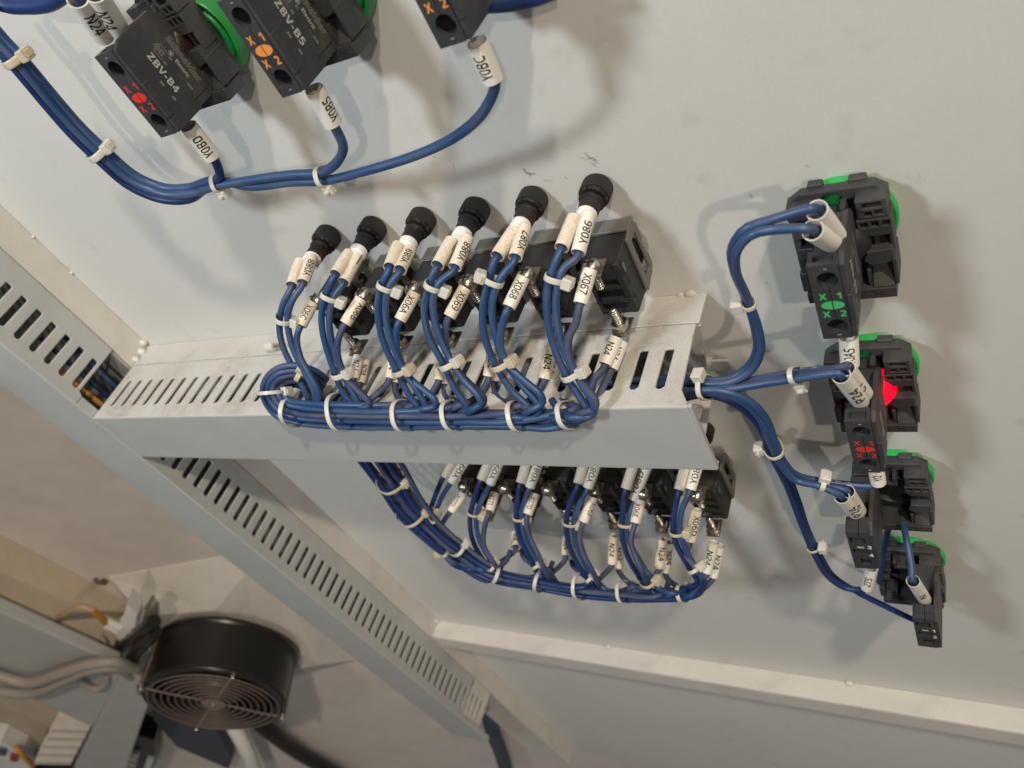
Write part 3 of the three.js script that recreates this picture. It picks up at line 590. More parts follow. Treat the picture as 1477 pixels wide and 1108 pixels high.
// depth along a wire that leaves a lamp, bows outwards and comes down to the harness
const zl = (a, b, path) => { let L = 0; const d = [0]; for (let i = 1; i < path.length; i++) d.push(L += Math.hypot(path[i][0] - path[i - 1][0], path[i][1] - path[i - 1][1])); return path.map((p, i) => [p[0], p[1], a + (b - a) * Math.pow(d[i] / L, 0.8)]); };
// the end of a branch wire joins the harness it leads to and runs on inside it
const follow = (w, T) => {
  const n = w.length, e = w[n - 1], s = Math.sign(e[0] - w[n - 2][0]) || -1, j = (rnd() - 0.5) * 7 - 3;
  const at = (x) => { for (let i = 0; i + 1 < T.length; i++) if (T[i][0] >= x && T[i + 1][0] <= x) { const f = (T[i][0] - x) / (T[i][0] - T[i + 1][0]); return [x, T[i][1] + (T[i + 1][1] - T[i][1]) * f + j, T[i][2] + (T[i + 1][2] - T[i][2]) * f - 3.0]; } return null; };
  return [...w, ...[18, 38, 58].map((k) => at(e[0] + s * k)).filter((q) => q && q[0] > 412 && !(T[0][0] < 1100 && T[0][0] > 1000 && q[0] > 1003))];
};
const lead = (s, z0, z1) => [[s[0][0] * 0.5 + s[1][0] * 0.5, s[0][1] * 0.5 + s[1][1] * 0.5, (z0 + z1) / 2]];
const TRUNK = [[850, 598, 39], [800, 601, 39.5], [748, 601, 39.5], [657, 601, 39.5], [585, 601, 39.5], [495, 600, 39.5], [432, 596, 39.5], [408, 585, 39.3], [397, 570, 38], [398, 556, 36], [408, 547, 34.5], [425, 544, 33], [446, 550, 32], [464, 560, 30]];
const TR2 = [[1012, 836, 37], [1003, 850, 38], [985, 857, 38], [945, 859, 38], [903, 857, 38], [838, 853, 38], [775, 843, 38], [709, 829, 37], [655, 797, 35.5], [622, 768, 34], [592, 736, 32], [563, 693, 30], [538, 657, 28.5], [515, 625, 27]];
function branchSet(B, i, row, grp, zo, zEnd, no) {
  const T = row === 'upper' ? TRUNK : TR2;
  const lampName = `${ORD[i]} lamp in the ${row} row`;
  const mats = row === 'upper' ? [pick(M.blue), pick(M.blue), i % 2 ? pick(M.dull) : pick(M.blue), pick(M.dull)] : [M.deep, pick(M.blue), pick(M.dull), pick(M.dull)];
  const nm = (x) => x.map((p) => [...p]);
  wire(`blue wire with blank sleeve, left terminal of the ${lampName}`, grp, [...follow(zl(21.5, zEnd, nm(B.wl)), T)], { mat: mats[0], sl: [[...B.L[0], 12.6], [...B.L[1], 21.2], B.tl, true, 'up'] });
  wire(`blue wire with ${B.t ? 'sleeve marked ' + B.t : 'stained blank sleeve'}, right terminal of the ${lampName}`, grp, [...follow(zl(21.7, zEnd + 0.6, nm(B.wr)), T)], { mat: mats[1], sl: [[...B.Rr[0], 12.6], [...B.Rr[1], 21.4], B.t, row === 'upper' && i !== 5, 'up'] });
  const s = wire(`blue wire marked ${B.sw[2]} on the upper terminal of the ${ORD[i]} switch, ${row} row`, grp, [...follow(zl(27.5, zEnd - 0.6, nm(B.ws)), T)], { mat: mats[2], sl: [[...B.sw[0], 21], [...B.sw[1], 27.5], B.sw[2], i < 4 || row === 'lower', 'down'] });
  if (!no) {
    B.wn.forEach((w, k) => wire(`blue N24 wire, ${k ? 'right' : 'left'} of the pair under the ${ORD[i]} switch in the ${row} row`, grp,
      follow(zl(27 - k, zEnd - 2.5, nm(w)), T),
      { mat: k ? pick(M.dull) : mats[3], sl: [[B.n[0][0] + k * 8, B.n[0][1] + k * 5, 21 - k * 0.8], [B.n[1][0] + k * 9, B.n[1][1] + k * 6, 27.2 - k * 0.8], 'N24', i < 5, 'down'] }));
  }
}
UP.forEach((B, i) => branchSet(B, i, 'upper', G1, 0, 39.5));
const cut = (path, x) => { const i = path.findIndex((p) => p[0] < x); return path.slice(Math.max(0, i)); };
const PLACE = ['lowest', 'second lowest', 'middle', 'second highest', 'highest'];
[[15, 0, 900], [7, 0.6, 840], [0, 0.8, 770], [-8, 0.2, 700], [-15, -0.8, 610], [11, -2.3, 900], [3, -2.4, 860], [-5, -2.5, 780], [-13, -2.8, 690]].forEach(([k, dz, x], n) => {
  const path = cut(TRUNK, x), N = path.length;
  const sp = shift(path, (f, i) => { const q = TRUNK.indexOf(path[i]); return -(q >= 7 && q <= 12 ? k * 0.95 + 3 : k + 0.9 * Math.sin(q * 1.7 + n * 2.1)); }, dz);
  const body = sp.map((p, i) => [p[0], p[1], p[2] + 0.2 * Math.sin(i * 2.3 + n)]), e = body[0];
  wire(n < 5 ? `${PLACE[n]} front blue wire in the harness along the horizontal duct lip` : 'blue wire at the back of the harness along the horizontal duct lip', 'blue wires bundled along the horizontal duct',
    [[e[0] - 4, e[1] - 24 - k, e[2] - 7], [e[0] + 3, e[1] - 11 - k * 0.5, e[2] - 4], ...body.slice(1)], { mat: n % 3 === 2 ? M.dull[n % 2] : M.blue[n % 3] });
});
// ---------------------------------------------------------------- lower row
const LO = [
  { L: [[662, 650], [640, 688]], Rr: [[682, 650], [651, 695]], t: 'Y091', tl: '',
    wl: [[640, 689], [626, 720], [620, 745], [625, 768], [641, 800], [655, 815], [680, 822]], wr: [[650, 695], [635, 722], [628, 748], [633, 772], [650, 800], [668, 814], [695, 822]],
    sw: [[669, 712], [650, 738], 'X072'], ws: [[650, 739], [638, 755], [631, 775], [640, 797], [655, 812]], n: [[672, 765], [668, 790]], wn: [] },
  { L: [[712, 650], [694, 692]], Rr: [[728, 650], [707, 698]], t: 'Y090', tl: '',
    wl: [[693, 693], [682, 725], [678, 755], [684, 785], [704, 818], [716, 834], [735, 843]], wr: [[706, 698], [692, 728], [687, 755], [693, 783], [713, 815], [725, 830], [745, 840]],
    sw: [[714, 712], [706, 738], 'X071'], ws: [[706, 739], [698, 765], [699, 790], [712, 812]], n: [[743, 770], [744, 790]], wn: [[[744, 789], [733, 803], [718, 812], [700, 815]], [[748, 790], [756, 805], [770, 815], [790, 822]]] },
  { L: [[763, 655], [751, 697]], Rr: [[782, 655], [764, 703]], t: 'Y08F', tl: '',
    wl: [[751, 698], [745, 735], [748, 770], [768, 812], [782, 838], [805, 850]], wr: [[764, 704], [754, 735], [755, 768], [776, 812], [792, 838], [815, 848]],
    sw: [[772, 712], [761, 742], 'X070'], ws: [[760, 743], [764, 775], [776, 800], [786, 822]], n: [[818, 775], [816, 802]], wn: [[[816, 802], [806, 818], [792, 828], [770, 832]], [[821, 803], [830, 820], [845, 832], [860, 838]]] },
  { L: [[846, 655], [834, 698]], Rr: [[865, 655], [848, 704]], t: 'Y08E', tl: '',
    wl: [[834, 699], [821, 730], [817, 762], [824, 795], [850, 838], [866, 854], [885, 861]], wr: [[847, 704], [832, 735], [828, 765], [836, 798], [859, 838], [875, 852], [895, 858]],
    sw: [[856, 716], [842, 752], 'X06F'], ws: [[841, 753], [836, 775], [842, 800], [855, 825]], n: [[886, 772], [883, 812]], wn: [[[882, 812], [872, 828], [860, 838], [840, 845]], [[886, 814], [893, 830], [908, 842], [925, 848]]] },
  { L: [[918, 657], [903, 705]], Rr: [[935, 668], [914, 721]], t: 'Y08D', tl: '',
    wl: [[903, 706], [898, 742], [898, 775], [908, 808], [930, 842], [945, 856], [965, 860]], wr: [[914, 721], [907, 750], [908, 780], [922, 808], [938, 832], [950, 848], [970, 856]],
    sw: [[924, 722], [916, 755], 'X06E'], ws: [[914, 756], [910, 780], [915, 800], [925, 822]], n: [[956, 777], [951, 818]], wn: [[[950, 818], [942, 832], [930, 842], [910, 848]], [[954, 820], [966, 838], [982, 848], [1000, 850]]] },
  { L: [[993, 660], [980, 707]], Rr: [[1011, 655], [996, 706]], t: 'Y08C', tl: '',
    wl: [[980, 708], [972, 745], [974, 780], [992, 815], [1006, 838], [1000, 855], [980, 862]], wr: [[995, 706], [983, 738], [982, 772], [999, 812], [1013, 835], [1010, 850], [995, 860]],
    sw: [[1005, 735], [996, 780], 'X06D'], ws: [[993, 781], [990, 800], [1000, 815], [1008, 828]], n: [[1030, 782], [1020, 825]], wn: [[[1018, 824], [1012, 840], [1000, 852], [980, 856]], [[1026, 826], [1020, 842], [1008, 854], [985, 862]]] },
];
LO.forEach((B, i) => branchSet(B, i, 'lower', G2, 0, 37.5, i === 0));
[[7, 0, 1020], [1, 0.7, 960], [-5, 0.4, 900], [5, -2, 1020], [-2, -2.2, 850], [-9, -1.6, 800], [10, -0.8, 740], [-13, -0.6, 740]].forEach(([k, dz, x], n) => {
  const path = cut(TR2, x);
  const sp = shift(path, (f, i) => { const q = TR2.indexOf(path[i]); return -(k * (q > 7 ? 1 + 0.22 * (q - 7) : 1) + 1.2 * Math.sin(q * 1.9 + n * 1.3)); }, dz);
  const e = sp[0];
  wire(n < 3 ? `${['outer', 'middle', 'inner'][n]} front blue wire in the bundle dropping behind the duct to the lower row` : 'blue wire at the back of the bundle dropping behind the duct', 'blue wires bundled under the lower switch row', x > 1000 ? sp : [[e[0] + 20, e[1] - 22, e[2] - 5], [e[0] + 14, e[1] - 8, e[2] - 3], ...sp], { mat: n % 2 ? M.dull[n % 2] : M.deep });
});
// ---------------------------------------------------------------- right-hand column
const inDuct = (y, z, x0 = 40) => [V(x0 - 170, y + 2, z), V(x0 - 80, y - 1, z + 1), V(x0, y, z)];
wire('blue wire arching up to the upper sleeve of the top unit in the right column', G3, [...inDuct(24, 22), [985, 545, 24], [1015, 549, 26], [1050, 547, 26], [1078, 530, 25], [1092, 503, 25], [1089, 475, 25], [1076, 430, 26], [1059, 390, 27.5], [1056, 358, 28], [1075, 330, 28], [1110, 318, 27], [1150, 313, 26], [1183, 311, 25]], { mat: M.blue[1], sl: [[1206, 340, 20], [1178, 303, 26], '', false, 'up', 1.9] });
wire('blue wire arching up to the lower sleeve of the top unit in the right column', G3, [...inDuct(22, 25), [985, 550, 25], [1015, 553, 27], [1050, 552, 27], [1083, 535, 26], [1097, 507, 26], [1095, 478, 26], [1078, 430, 27], [1062, 392, 29], [1063, 362, 30], [1085, 338, 30], [1120, 331, 29], [1155, 329, 28], [1180, 332, 27]], { mat: M.blue[0], sl: [[1203, 352, 21], [1172, 332, 28], '', false, 'up', 1.9] });
wire('blue wire to the sleeve marked Y0A5 under the top unit', G3, [...inDuct(19, 20), [985, 560, 25], [1015, 557, 26.5], [1060, 552, 26], [1110, 544, 25], [1150, 537, 24], [1190, 533, 24], [1215, 530, 24], [1226, 520, 23.5], [1226, 505, 23]], { mat: M.blue[2], sl: [[1224, 486, 22], [1226, 526, 23.5], 'Y0A5', false, 'up', 1.9] });
wire('blue wire to the back sleeve above the red lit unit', G3, [...inDuct(17, 25), [985, 563, 26], [1015, 560, 27.5], [1060, 557, 27], [1110, 549, 26.5], [1150, 541, 26], [1190, 536, 27], [1216, 535, 26.5], [1228, 548, 25]], { mat: M.dull[0], sl: [[1247, 568, 20], [1221, 531, 26.5], 'C1', false, 'down', 1.8] });
wire('blue wire to the sleeve marked P24 above the red lit unit', G3, [...inDuct(15, 22), [985, 567, 26], [1015, 562, 28], [1060, 560, 28], [1110, 552, 27.5], [1150, 546, 27], [1185, 542, 28], [1208, 540, 28], [1222, 549, 26.5]], { mat: M.blue[1], sl: [[1243, 580, 20.5], [1213, 541, 28], 'P24', false, 'down', 1.95] });
wire('blue wire curving down to the sleeve under the red lit unit', G3, [...inDuct(14, 27), [985, 568, 27], [1015, 563, 29], [1050, 566, 29], [1083, 580, 28.5], [1105, 605, 28], [1119, 640, 27.5], [1132, 668, 26], [1155, 688, 25], [1185, 694, 24], [1225, 696, 23.5], [1252, 694, 23], [1264, 686, 22.5], [1265, 672, 22.5]], { mat: M.blue[2], sl: [[1262, 668, 22], [1267, 696, 23], 'Y0', false, 'up', 1.8] });
wire('blue wire to the back sleeve over the 3-4 contact block', G3, [...inDuct(13, 20), [985, 571, 26], [1015, 566, 28], [1050, 570, 28.5], [1078, 584, 28], [1100, 610, 28], [1113, 642, 27.5], [1125, 668, 26.5], [1150, 692, 26], [1185, 699, 26], [1215, 703, 26], [1233, 716, 25]], { mat: M.blue[0], sl: [[1240, 737, 20], [1223, 709, 26], 'N', false, 'down', 1.7] });
wire('blue wire to the front sleeve over the 3-4 contact block', G3, [[1100, 612, 26], [1118, 652, 26.5], [1146, 692, 27], [1182, 701, 27.5], [1205, 708, 27.5], [1217, 716, 27], [1226, 725, 26]], { mat: M.blue[1], sl: [[1238, 744, 20], [1214, 716, 27.5], 'P24', false, 'down', 1.9] });
wire('blue wire hanging to the sleeve marked 2T5 below the third unit', G3, [...inDuct(12, 16), [985, 574, 25], [1015, 569, 26.5], [1045, 575, 26.5], [1072, 590, 26], [1095, 615, 25.5], [1112, 655, 25], [1135, 700, 24], [1157, 758, 23.5], [1175, 800, 23], [1195, 832, 23], [1222, 849, 23], [1245, 846, 23], [1253, 832, 23], [1255, 818, 22.5]], { mat: M.deep, sl: [[1258, 818, 22], [1250, 847, 23.2], '2T5', false, 'up', 1.75] });
wire('blue wire running on past the hanging loop to the lowest contact block', G3, [[1112, 640, 24], [1130, 670, 23.5], [1150, 720, 22.5], [1164, 762, 22], [1182, 800, 21.5], [1205, 834, 20], [1240, 856, 19], [1280, 876, 18.5], [1318, 894, 18.5], [1330, 898, 18.5]], { mat: M.deep });
wire('blue wire from the third unit down to the sleeve of the lowest contact block', G3, [[1303, 755, 12], [1308, 780, 17], [1314, 810, 22], [1318, 832, 25], [1324, 845, 25], [1329, 856, 23]], { mat: M.blue[2], sl: [[1335, 866, 20], [1317, 838, 26], 'N', false, 'down', 1.8] });
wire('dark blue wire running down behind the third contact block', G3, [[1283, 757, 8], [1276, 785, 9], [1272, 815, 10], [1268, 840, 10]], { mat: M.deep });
// ---------------------------------------------------------------- top row
const T0 = [[-40, 15, 23], [0, 62, 23], [28, 92, 23], [75, 148, 22], [112, 190, 21.5], [150, 226, 21], [190, 260, 20], [232, 278, 19], [272, 279, 18.5], [312, 268, 18]];
wire('blue wire ending in the sleeve marked Y0BD in the top row', G4, [...shift(T0.slice(0, 9), 9), [300, 268, 18.5], [317, 256, 19], [317, 240, 19.5], [310, 224, 20], [302, 212, 20.5]], { mat: M.deep, r: 1.08, sl: [[272, 182, 21], [306, 226, 19.8], 'Y0BD', false, 'up', 2] });
wire('blue wire ending in the sleeve marked Y0B5 in the top row', G4, [...shift(T0, 0.5, 1.2), [360, 260, 18.5], [420, 252, 18.5], [462, 249, 18.5], [484, 236, 19], [495, 212, 19.5], [491, 190, 20], [484, 175, 20.3]], { mat: M.blue[0], r: 1.08, sl: [[453, 128, 21], [480, 178, 20.2], 'Y0B5', false, 'up', 2] });
wire('blue wire ending in the sleeve marked Y0BC in the top row', G4, [...shift(T0, -8.5, 0), [360, 269, 18], [420, 263, 18], [466, 261, 18], [530, 246, 18], [600, 224, 18], [655, 198, 18.5], [695, 164, 19.3], [710, 137, 20], [710, 116, 20.4], [703, 98, 20.6]], { mat: M.blue[1], r: 1.08, sl: [[688, 60, 21], [711, 115, 20.3], 'Y0BC', false, 'up', 2] });
wire('dark blue wire loop entering at the top left corner', G4, [[-30, -25, 18], [0, 4, 18], [35, 9, 18], [70, 5, 18], [98, -12, 18]], { mat: M.deep, r: 1.7 });
wire('dark blue wire crossing the top edge beside the rightmost unit', G4, [[694, 6, 14], [730, 4, 14], [765, -2, 14], [800, -15, 14]], { mat: M.deep, r: 1.6 });
for (const [k, a, b, w] of [[0, [150, 53, 20.5], [112, -2, 25], 'front'], [1, [173, 45, 19], [138, -10, 23.5], 'back']])
  wire(`blue wire with sleeve marked N24 entering the leftmost top unit, ${w} one`, G4, [between(a, b, 0.8), between(a, b, 0.95), [b[0] - 12, b[1] - 25, b[2] + 1]], { mat: M.blue[0], sl: [a, b, 'N24', false, 'up', 2.15] });

wire('blue wire showing in the open corner of the diagonal duct', G4, [V(-157, 60, 17), V(-156, 30, 19), V(-156, 5, 17)], { mat: M.blue[0] });
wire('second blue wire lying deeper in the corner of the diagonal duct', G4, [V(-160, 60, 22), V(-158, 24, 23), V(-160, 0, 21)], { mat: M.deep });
{ const o = obj('yellow_wire', tube([V(-161, 50, 27), V(-156, 20, 27.5), V(-160, -10, 26)], 1.0), M.orange); o.userData = { label: 'yellow wire in the open corner of the diagonal duct', category: 'wire' }; }
{
  const t = thing('stud_bolt', 'small bright bolt on the stiffener left of the first wires', 'bolt', P(392, 501, 9));
  const c = P(392, 501, 9), ax = (r, a, b) => new THREE.CylinderGeometry(r, r, b - a, 20).rotateZ(Math.PI / 2).translate(c.x + (a + b) / 2, c.y + 0.4, c.z);
  obj('bolt_head', ax(1.5, -2, 1.6), M.nylon, t); obj('shank', ax(0.9, 1.4, 5), M.steel, t);
}
// ---------------------------------------------------------------- cable ties: strap round the bundle, head with its stub
function tie(label, group, c, tan, rx, ry, head, o = {}) {
  // c: [px, py, z] about where the strap sits; it closes round the wires found there. head: offset of the head in pixels
  const reachPx = o.near ?? 22, hits = [], guess = P(...c);
  for (const k of curves) {
    let best = -1, bd = 1e9; k.c.forEach((p, i) => { const d = p.distanceTo(guess); const q = toPx(p), e = Math.hypot(q[0] - c[0], q[1] - c[1]); if (d < 9 && e < bd) { bd = e; best = i; } });
    if (best < 1 || best >= k.c.length - 1 || bd > reachPx) continue;
    const T = k.c[best + 1].clone().sub(k.c[best - 1]).normalize(), a = toPx(k.c[best - 1]), b = toPx(k.c[best + 1]), l = Math.hypot(b[0] - a[0], b[1] - a[1]), ll = Math.hypot(tan[0], tan[1]);
    const al = ((b[0] - a[0]) * tan[0] + (b[1] - a[1]) * tan[1]) / l / ll;
    if (Math.abs(al) < 0.62) continue;
    hits.push({ p: k.c[best], T: al < 0 ? T.negate() : T, r: k.r, e: bd });
  }
  if (o.n) { hits.sort((a, b) => a.e - b.e); hits.length = Math.min(hits.length, o.n); }
  let C = guess, T = P(c[0] + tan[0], c[1] + tan[1], c[2] + (tan[2] ?? 0)).sub(C).normalize();
  if (hits.length) { T = V(0, 0, 0); hits.forEach((h) => T.add(h.T)); T.normalize(); C = V(0, 0, 0); hits.forEach((h) => C.add(h.p)); C.divideScalar(hits.length); }
  const toEye = EYE.clone().sub(C).normalize();
  const view = toEye.clone().addScaledVector(T, -toEye.dot(T)).normalize();
  const across = T.clone().cross(view).normalize();
  if (hits.length) {
    const span = (d) => { let lo = 1e9, hi = -1e9; hits.forEach((h) => { const k = h.p.clone().sub(C).dot(d); lo = Math.min(lo, k - h.r); hi = Math.max(hi, k + h.r); }); return [lo, hi]; };
    const [a0, a1] = span(across), [v0, v1] = span(view);
    C.addScaledVector(across, (a0 + a1) / 2).addScaledVector(view, (v0 + v1) / 2);
    rx = (a1 - a0) / 2 + 0.12; ry = (v1 - v0) / 2 + 0.12;
    if (hits.length > 2) { rx *= 1.04; ry *= 1.08; }
  }
  const q = toPx(C), H = P(q[0] + head[0], q[1] + head[1], C.z).sub(C);
  const t = thing('cable_tie', label, 'cable tie', C, group);
  const w = o.w ?? 1.25, th = 0.28, N = 72, pos = [], idx = [];
  const tilt = o.tilt ?? 0, sq = (v) => Math.sign(v) * Math.pow(Math.abs(v), 0.82);
  for (let i = 0; i <= N; i++) {
    const a = i / N * 2 * Math.PI, dir = across.clone().multiplyScalar(sq(Math.cos(a)) * rx).addScaledVector(view, sq(Math.sin(a)) * ry), nn = across.clone().multiplyScalar(Math.cos(a) / rx).addScaledVector(view, Math.sin(a) / ry).normalize();
    const rib = i % 2 ? 0.07 : 0, lean = tilt * Math.cos(a);
    for (const [du, dv] of [[-w / 2, 0], [-w / 2 + 0.12, th], [-0.42, th + rib], [0.42, th + rib], [w / 2 - 0.12, th], [w / 2, 0]]) { const p = C.clone().add(dir).addScaledVector(nn, dv).addScaledVector(T, du + lean); pos.push(p.x, p.y, p.z); }
  }
  for (let i = 0; i < N; i++) for (let j = 0; j < 6; j++) { const k = (j + 1) % 6, a = i * 6 + j, b = i * 6 + k; idx.push(a, b, a + 6, b, b + 6, a + 6); }
  let g = new THREE.BufferGeometry(); g.setAttribute('position', new THREE.Float32BufferAttribute(pos, 3)); g.setIndex(idx); g.computeVertexNormals();
  const mat = o.mat ?? M.nylon;
  obj('strap', g, mat, t);
  const hx = H.clone().addScaledVector(T, -H.dot(T)), hd = o.back ? view.clone().multiplyScalar(-1).addScaledVector(across, 0.3).normalize() : hx.normalize();
  const ca = hd.dot(across) / rx, cv = hd.dot(view) / ry, reach = 1 / Math.hypot(ca, cv) + 1.1;
  const [x, y, z] = frameAlong(hd, T);            // x along the bundle, z outwards, y the strap's way
  const hc = C.clone().addScaledVector(hd, reach);
  const box = new RoundedBoxGeometry(2.7, 3.0, 2.4, 3, 0.4); box.applyMatrix4(basis(x, y, z, hc));
  const lid = new RoundedBoxGeometry(1.5, 1.7, 0.4, 2, 0.15); lid.applyMatrix4(basis(x, y, z, hc.clone().addScaledVector(z, 1.2)));
  const stub = new RoundedBoxGeometry(1.3, 1.0, 0.6, 1, 0.1); stub.applyMatrix4(basis(x, y, z, hc.clone().addScaledVector(y, o.stub ?? 1.7)));
  obj('head', [box, lid, stub], mat, t);
}
const TG = 'white nylon cable ties';
[[[408, 460], [5, 60], [20, 7]], [[474, 428], [-10, 60], [18, 10]], [[553, 413], [-10, 60], [16, 10]], [[622, 412], [-14, 60], [20, 9]], [[712, 404], [-14, 60], [-10, -8]], [[796, 401], [-14, 60], [16, 2]]].forEach(([c, t, h], i) =>
  tie(`white cable tie on the lamp wires, ${ORD[i]} of the six along the upper row`, TG, [...c, 27.5], [...t, 8], 2.55, 1.7, h, { n: 2, w: 1.5 }));
[[[433, 541], [30, 60], [20, -10]], [[488, 540], [25, 60], [16, -16]], [[577, 536], [25, 60], [14, -16]], [[643, 527], [25, 55], [14, -15]], [[724, 525], [30, 55], [20, -14]], [[824, 540], [28, 55], [22, -13]]].forEach(([c, t, h], i) =>
  tie(`ribbed cable tie low on hanging wires, ${ORD[i]} of six along the upper row`, TG, [...c, 36], [...t, 3], 3.3, 2.1, h, { mat: i % 2 ? M.nylon : M.nylonOld, n: 3, w: 1.55 }));
[[420, 600], [494, 601], [584, 601], [656, 600], [747, 600], [819, 600]].forEach(([x, y], i) =>
  tie(`white cable tie strap round the harness, ${ORD[i]} from left along the duct lip`, TG, [x, y, 38.8], [-60, 0, 0], i > 4 ? 3.1 : i > 2 ? 3.8 : 4.1, 3.0, [4, -24], { w: 1.5, tilt: 0.6, back: true, near: 30 }));
tie('white cable tie across the loop at the left end of the harness', TG, [397, 566, 35.5], [-15, 60, 4], 4.6, 3.2, [30, -3], { w: 1.2 });
[[[622, 740], [-3, 60], [15, 2]], [[682, 739], [-4, 60], [15, 3]], [[750, 747], [2, 60], [16, 0]], [[825, 754], [-4, 60], [15, 1]], [[903, 757], [-2, 60], [16, 1]], [[978, 766], [2, 60], [17, 1]]].forEach(([c, t, h], i) =>
  tie(`white cable tie on the hanging wires, ${ORD[i]} of the six along the lower row`, TG, [...c, 29], [...t, 6], 2.35, 1.6, h, { mat: M.nylonOld, n: 2 }));
[[[640, 798], [25, 40], [-16, 4]], [[706, 816], [25, 45], [14, -16]], [[772, 814], [28, 50], [16, -16]], [[851, 834], [25, 45], [13, -14]], [[930, 836], [25, 40], [10, -20]], [[1002, 818], [22, 40], [16, -16]]].forEach(([c, t, h], i) =>
  tie(`white cable tie where the wires meet the lower bundle, ${ORD[i]} from the left`, TG, [...c, 36], [...t, 2], 2.8, 1.9, h, { mat: i % 2 ? M.nylon : M.nylonOld, n: 3 }));
[[[656, 797], [-45, -35, -2], 3.6, [14, -18]], [[709, 832], [-60, -14, 0], 2.9, [6, -16]], [[775, 843], [-60, -10, 0], 2.9, [6, -16]], [[838, 853], [-60, -4, 0], 2.9, [6, -16]], [[903, 857], [-60, 0, 0], 2.9, [8, -18]], [[984, 857], [-60, 6, 0], 2.8, [8, -16]]].forEach(([c, t, r, h], i) =>
  tie(`cable tie round the bundle under the lower row, ${ORD[i]} from the left`, TG, [...c, 37], t, r, 2.4, h, { w: 1.4, back: i > 0 }));
[[[565, 694], 4.9, [18, -18], 'upper'], [[593, 738], 4.5, [16, -14], 'lower']].forEach(([c, r, h, w]) => tie(`${w} cable tie on the thick bundle dropping behind the duct`, TG, [...c, 31], [-30, -42, -2], r, 2.8, h, { w: 1.3, mat: M.nylonOld }));
tie('white cable tie on the two wires arching to the top right unit', TG, [1074, 437, 26.5], [-14, -50, 1], 2.7, 1.9, [-12, 8], { w: 1.1 });
tie('white cable tie where the wires leave the end of the horizontal duct', TG, [1016, 558, 27.2], [60, 0, 2], 3.4, 2.6, [-1, -3], { w: 1.4 });
tie('white cable tie on the wires leading to the red lit unit', TG, [1148, 541, 26], [60, -12, 0], 2.9, 2.2, [8, 18], { w: 1.3 });
tie('white cable tie on the wires curving down beside the red lit unit', TG, [1120, 645, 26.8], [12, 50, -2], 2.9, 2.1, [-14, 10], { w: 1.2 });
tie('white strap of a cable tie left of the third contact block', TG, [1187, 697, 25.8], [60, 8, 0], 2.4, 1.9, [-2, -14], { w: 1.4 });
tie('white cable tie where the hanging loop divides in the right column', TG, [1172, 790, 22.6], [22, 50, -1], 2.5, 1.8, [4, 2], { w: 1.1 });
tie('white cable tie on the wires at the upper left edge', TG, [24, 80, 23], [50, 60, -1], 3.1, 2.3, [14, -6], { w: 1.9, mat: M.nylonOld });
tie('white cable tie on the wires below the leftmost top unit', TG, [144, 217, 21.5], [45, 42, -1], 3.2, 2.4, [12, -9], { w: 1.9 });
tie('white cable tie where the Y0BD wire joins the bundle', TG, [313, 267, 18.6], [60, -8, 0], 3.0, 2.3, [8, 20], { w: 1.5 });
tie('white cable tie where the Y0B5 wire joins the bundle', TG, [466, 256, 18.6], [60, -8, 0], 2.8, 2.2, [4, 16], { w: 1.5 });
drawMarks();

// ================================================================ THE CABINET BEYOND THE DOOR'S HINGE SIDE
const WX = V(0.94, 0, -0.34).normalize();
const wbas = (h = 0) => basis(WX, AY, WN, W0.clone().addScaledVector(WN, h));
const wl = (p) => { const d = p.clone().sub(W0); return [d.dot(WX), d.y]; };
const slab = (pts, h0, h1, bevel = 0.3) => ext(poly(pts.map(([x, y]) => wl(PW(x, y, h1)))), h1 - h0, bevel).applyMatrix4(wbas(h0));   // outline traced at its front height
{
  const g = new THREE.BoxGeometry(760, 1000, 2).translate(-190, -120, -1).applyMatrix4(wbas(0));
  const wall = struct(obj('cabinet_wall', g, M.wall)); wall.userData.label = 'pinkish grey sheet wall of the cabinet behind the diagonal duct'; wall.userData.category = 'cabinet wall';
}
for (const [i, [x, y]] of [[80, 825], [145, 838]].entries()) {
  const p = wl(PW(x, y, 0)); const o = obj('wall_screw', [latheZ([[0, 2.2], [2.2, 2], [3.6, 1], [3.8, 0], [0, 0]], 20).translate(p[0], p[1], 0), new THREE.TorusGeometry(4.2, 0.5, 6, 20).translate(p[0], p[1], 0.2)].map((q) => q.applyMatrix4(wbas(0))), M.dullSteel);
  o.userData = { label: i ? 'dark screw at the corner of the fan hood' : 'dark screw on the cabinet wall left of the fan hood', category: 'screw', group: 'screws in the cabinet wall' };
}
{ // hood: a shallow folded sheet pyramid that carries the fan
  const t = thing('fan_hood', 'cream folded sheet hood carrying the black cooling fan', 'fan hood', PW(300, 880, 0));
  const o = [[156, 834], [383, 793], [515, 952], [300, 1010]].map(([x, y]) => PW(x, y, 1)), n = [[209, 889], [311, 880], [462, 959], [330, 985]].map(([x, y]) => PW(x, y, 16));
  const face = (a, b, c, d) => { const g = new THREE.BufferGeometry(); const q = [a, b, c, a, c, d]; g.setAttribute('position', new THREE.Float32BufferAttribute(q.flatMap((p) => [p.x, p.y, p.z]), 3)); g.computeVertexNormals(); return g; };
  const f = []; for (let i = 0; i < 4; i++) { const j = (i + 1) % 4; f.push(face(o[i], o[j], n[j], n[i])); }
  f.push(face(n[0], n[1], n[2], n[3]));
  for (let i = 0; i < 4; i++) { const j = (i + 1) % 4; f.push(face(o[i].clone().addScaledVector(WN, -1), o[j].clone().addScaledVector(WN, -1), o[j], o[i])); }
  obj('hood_sheet', f, M.cream, t);
}
const FANA = 0.63;
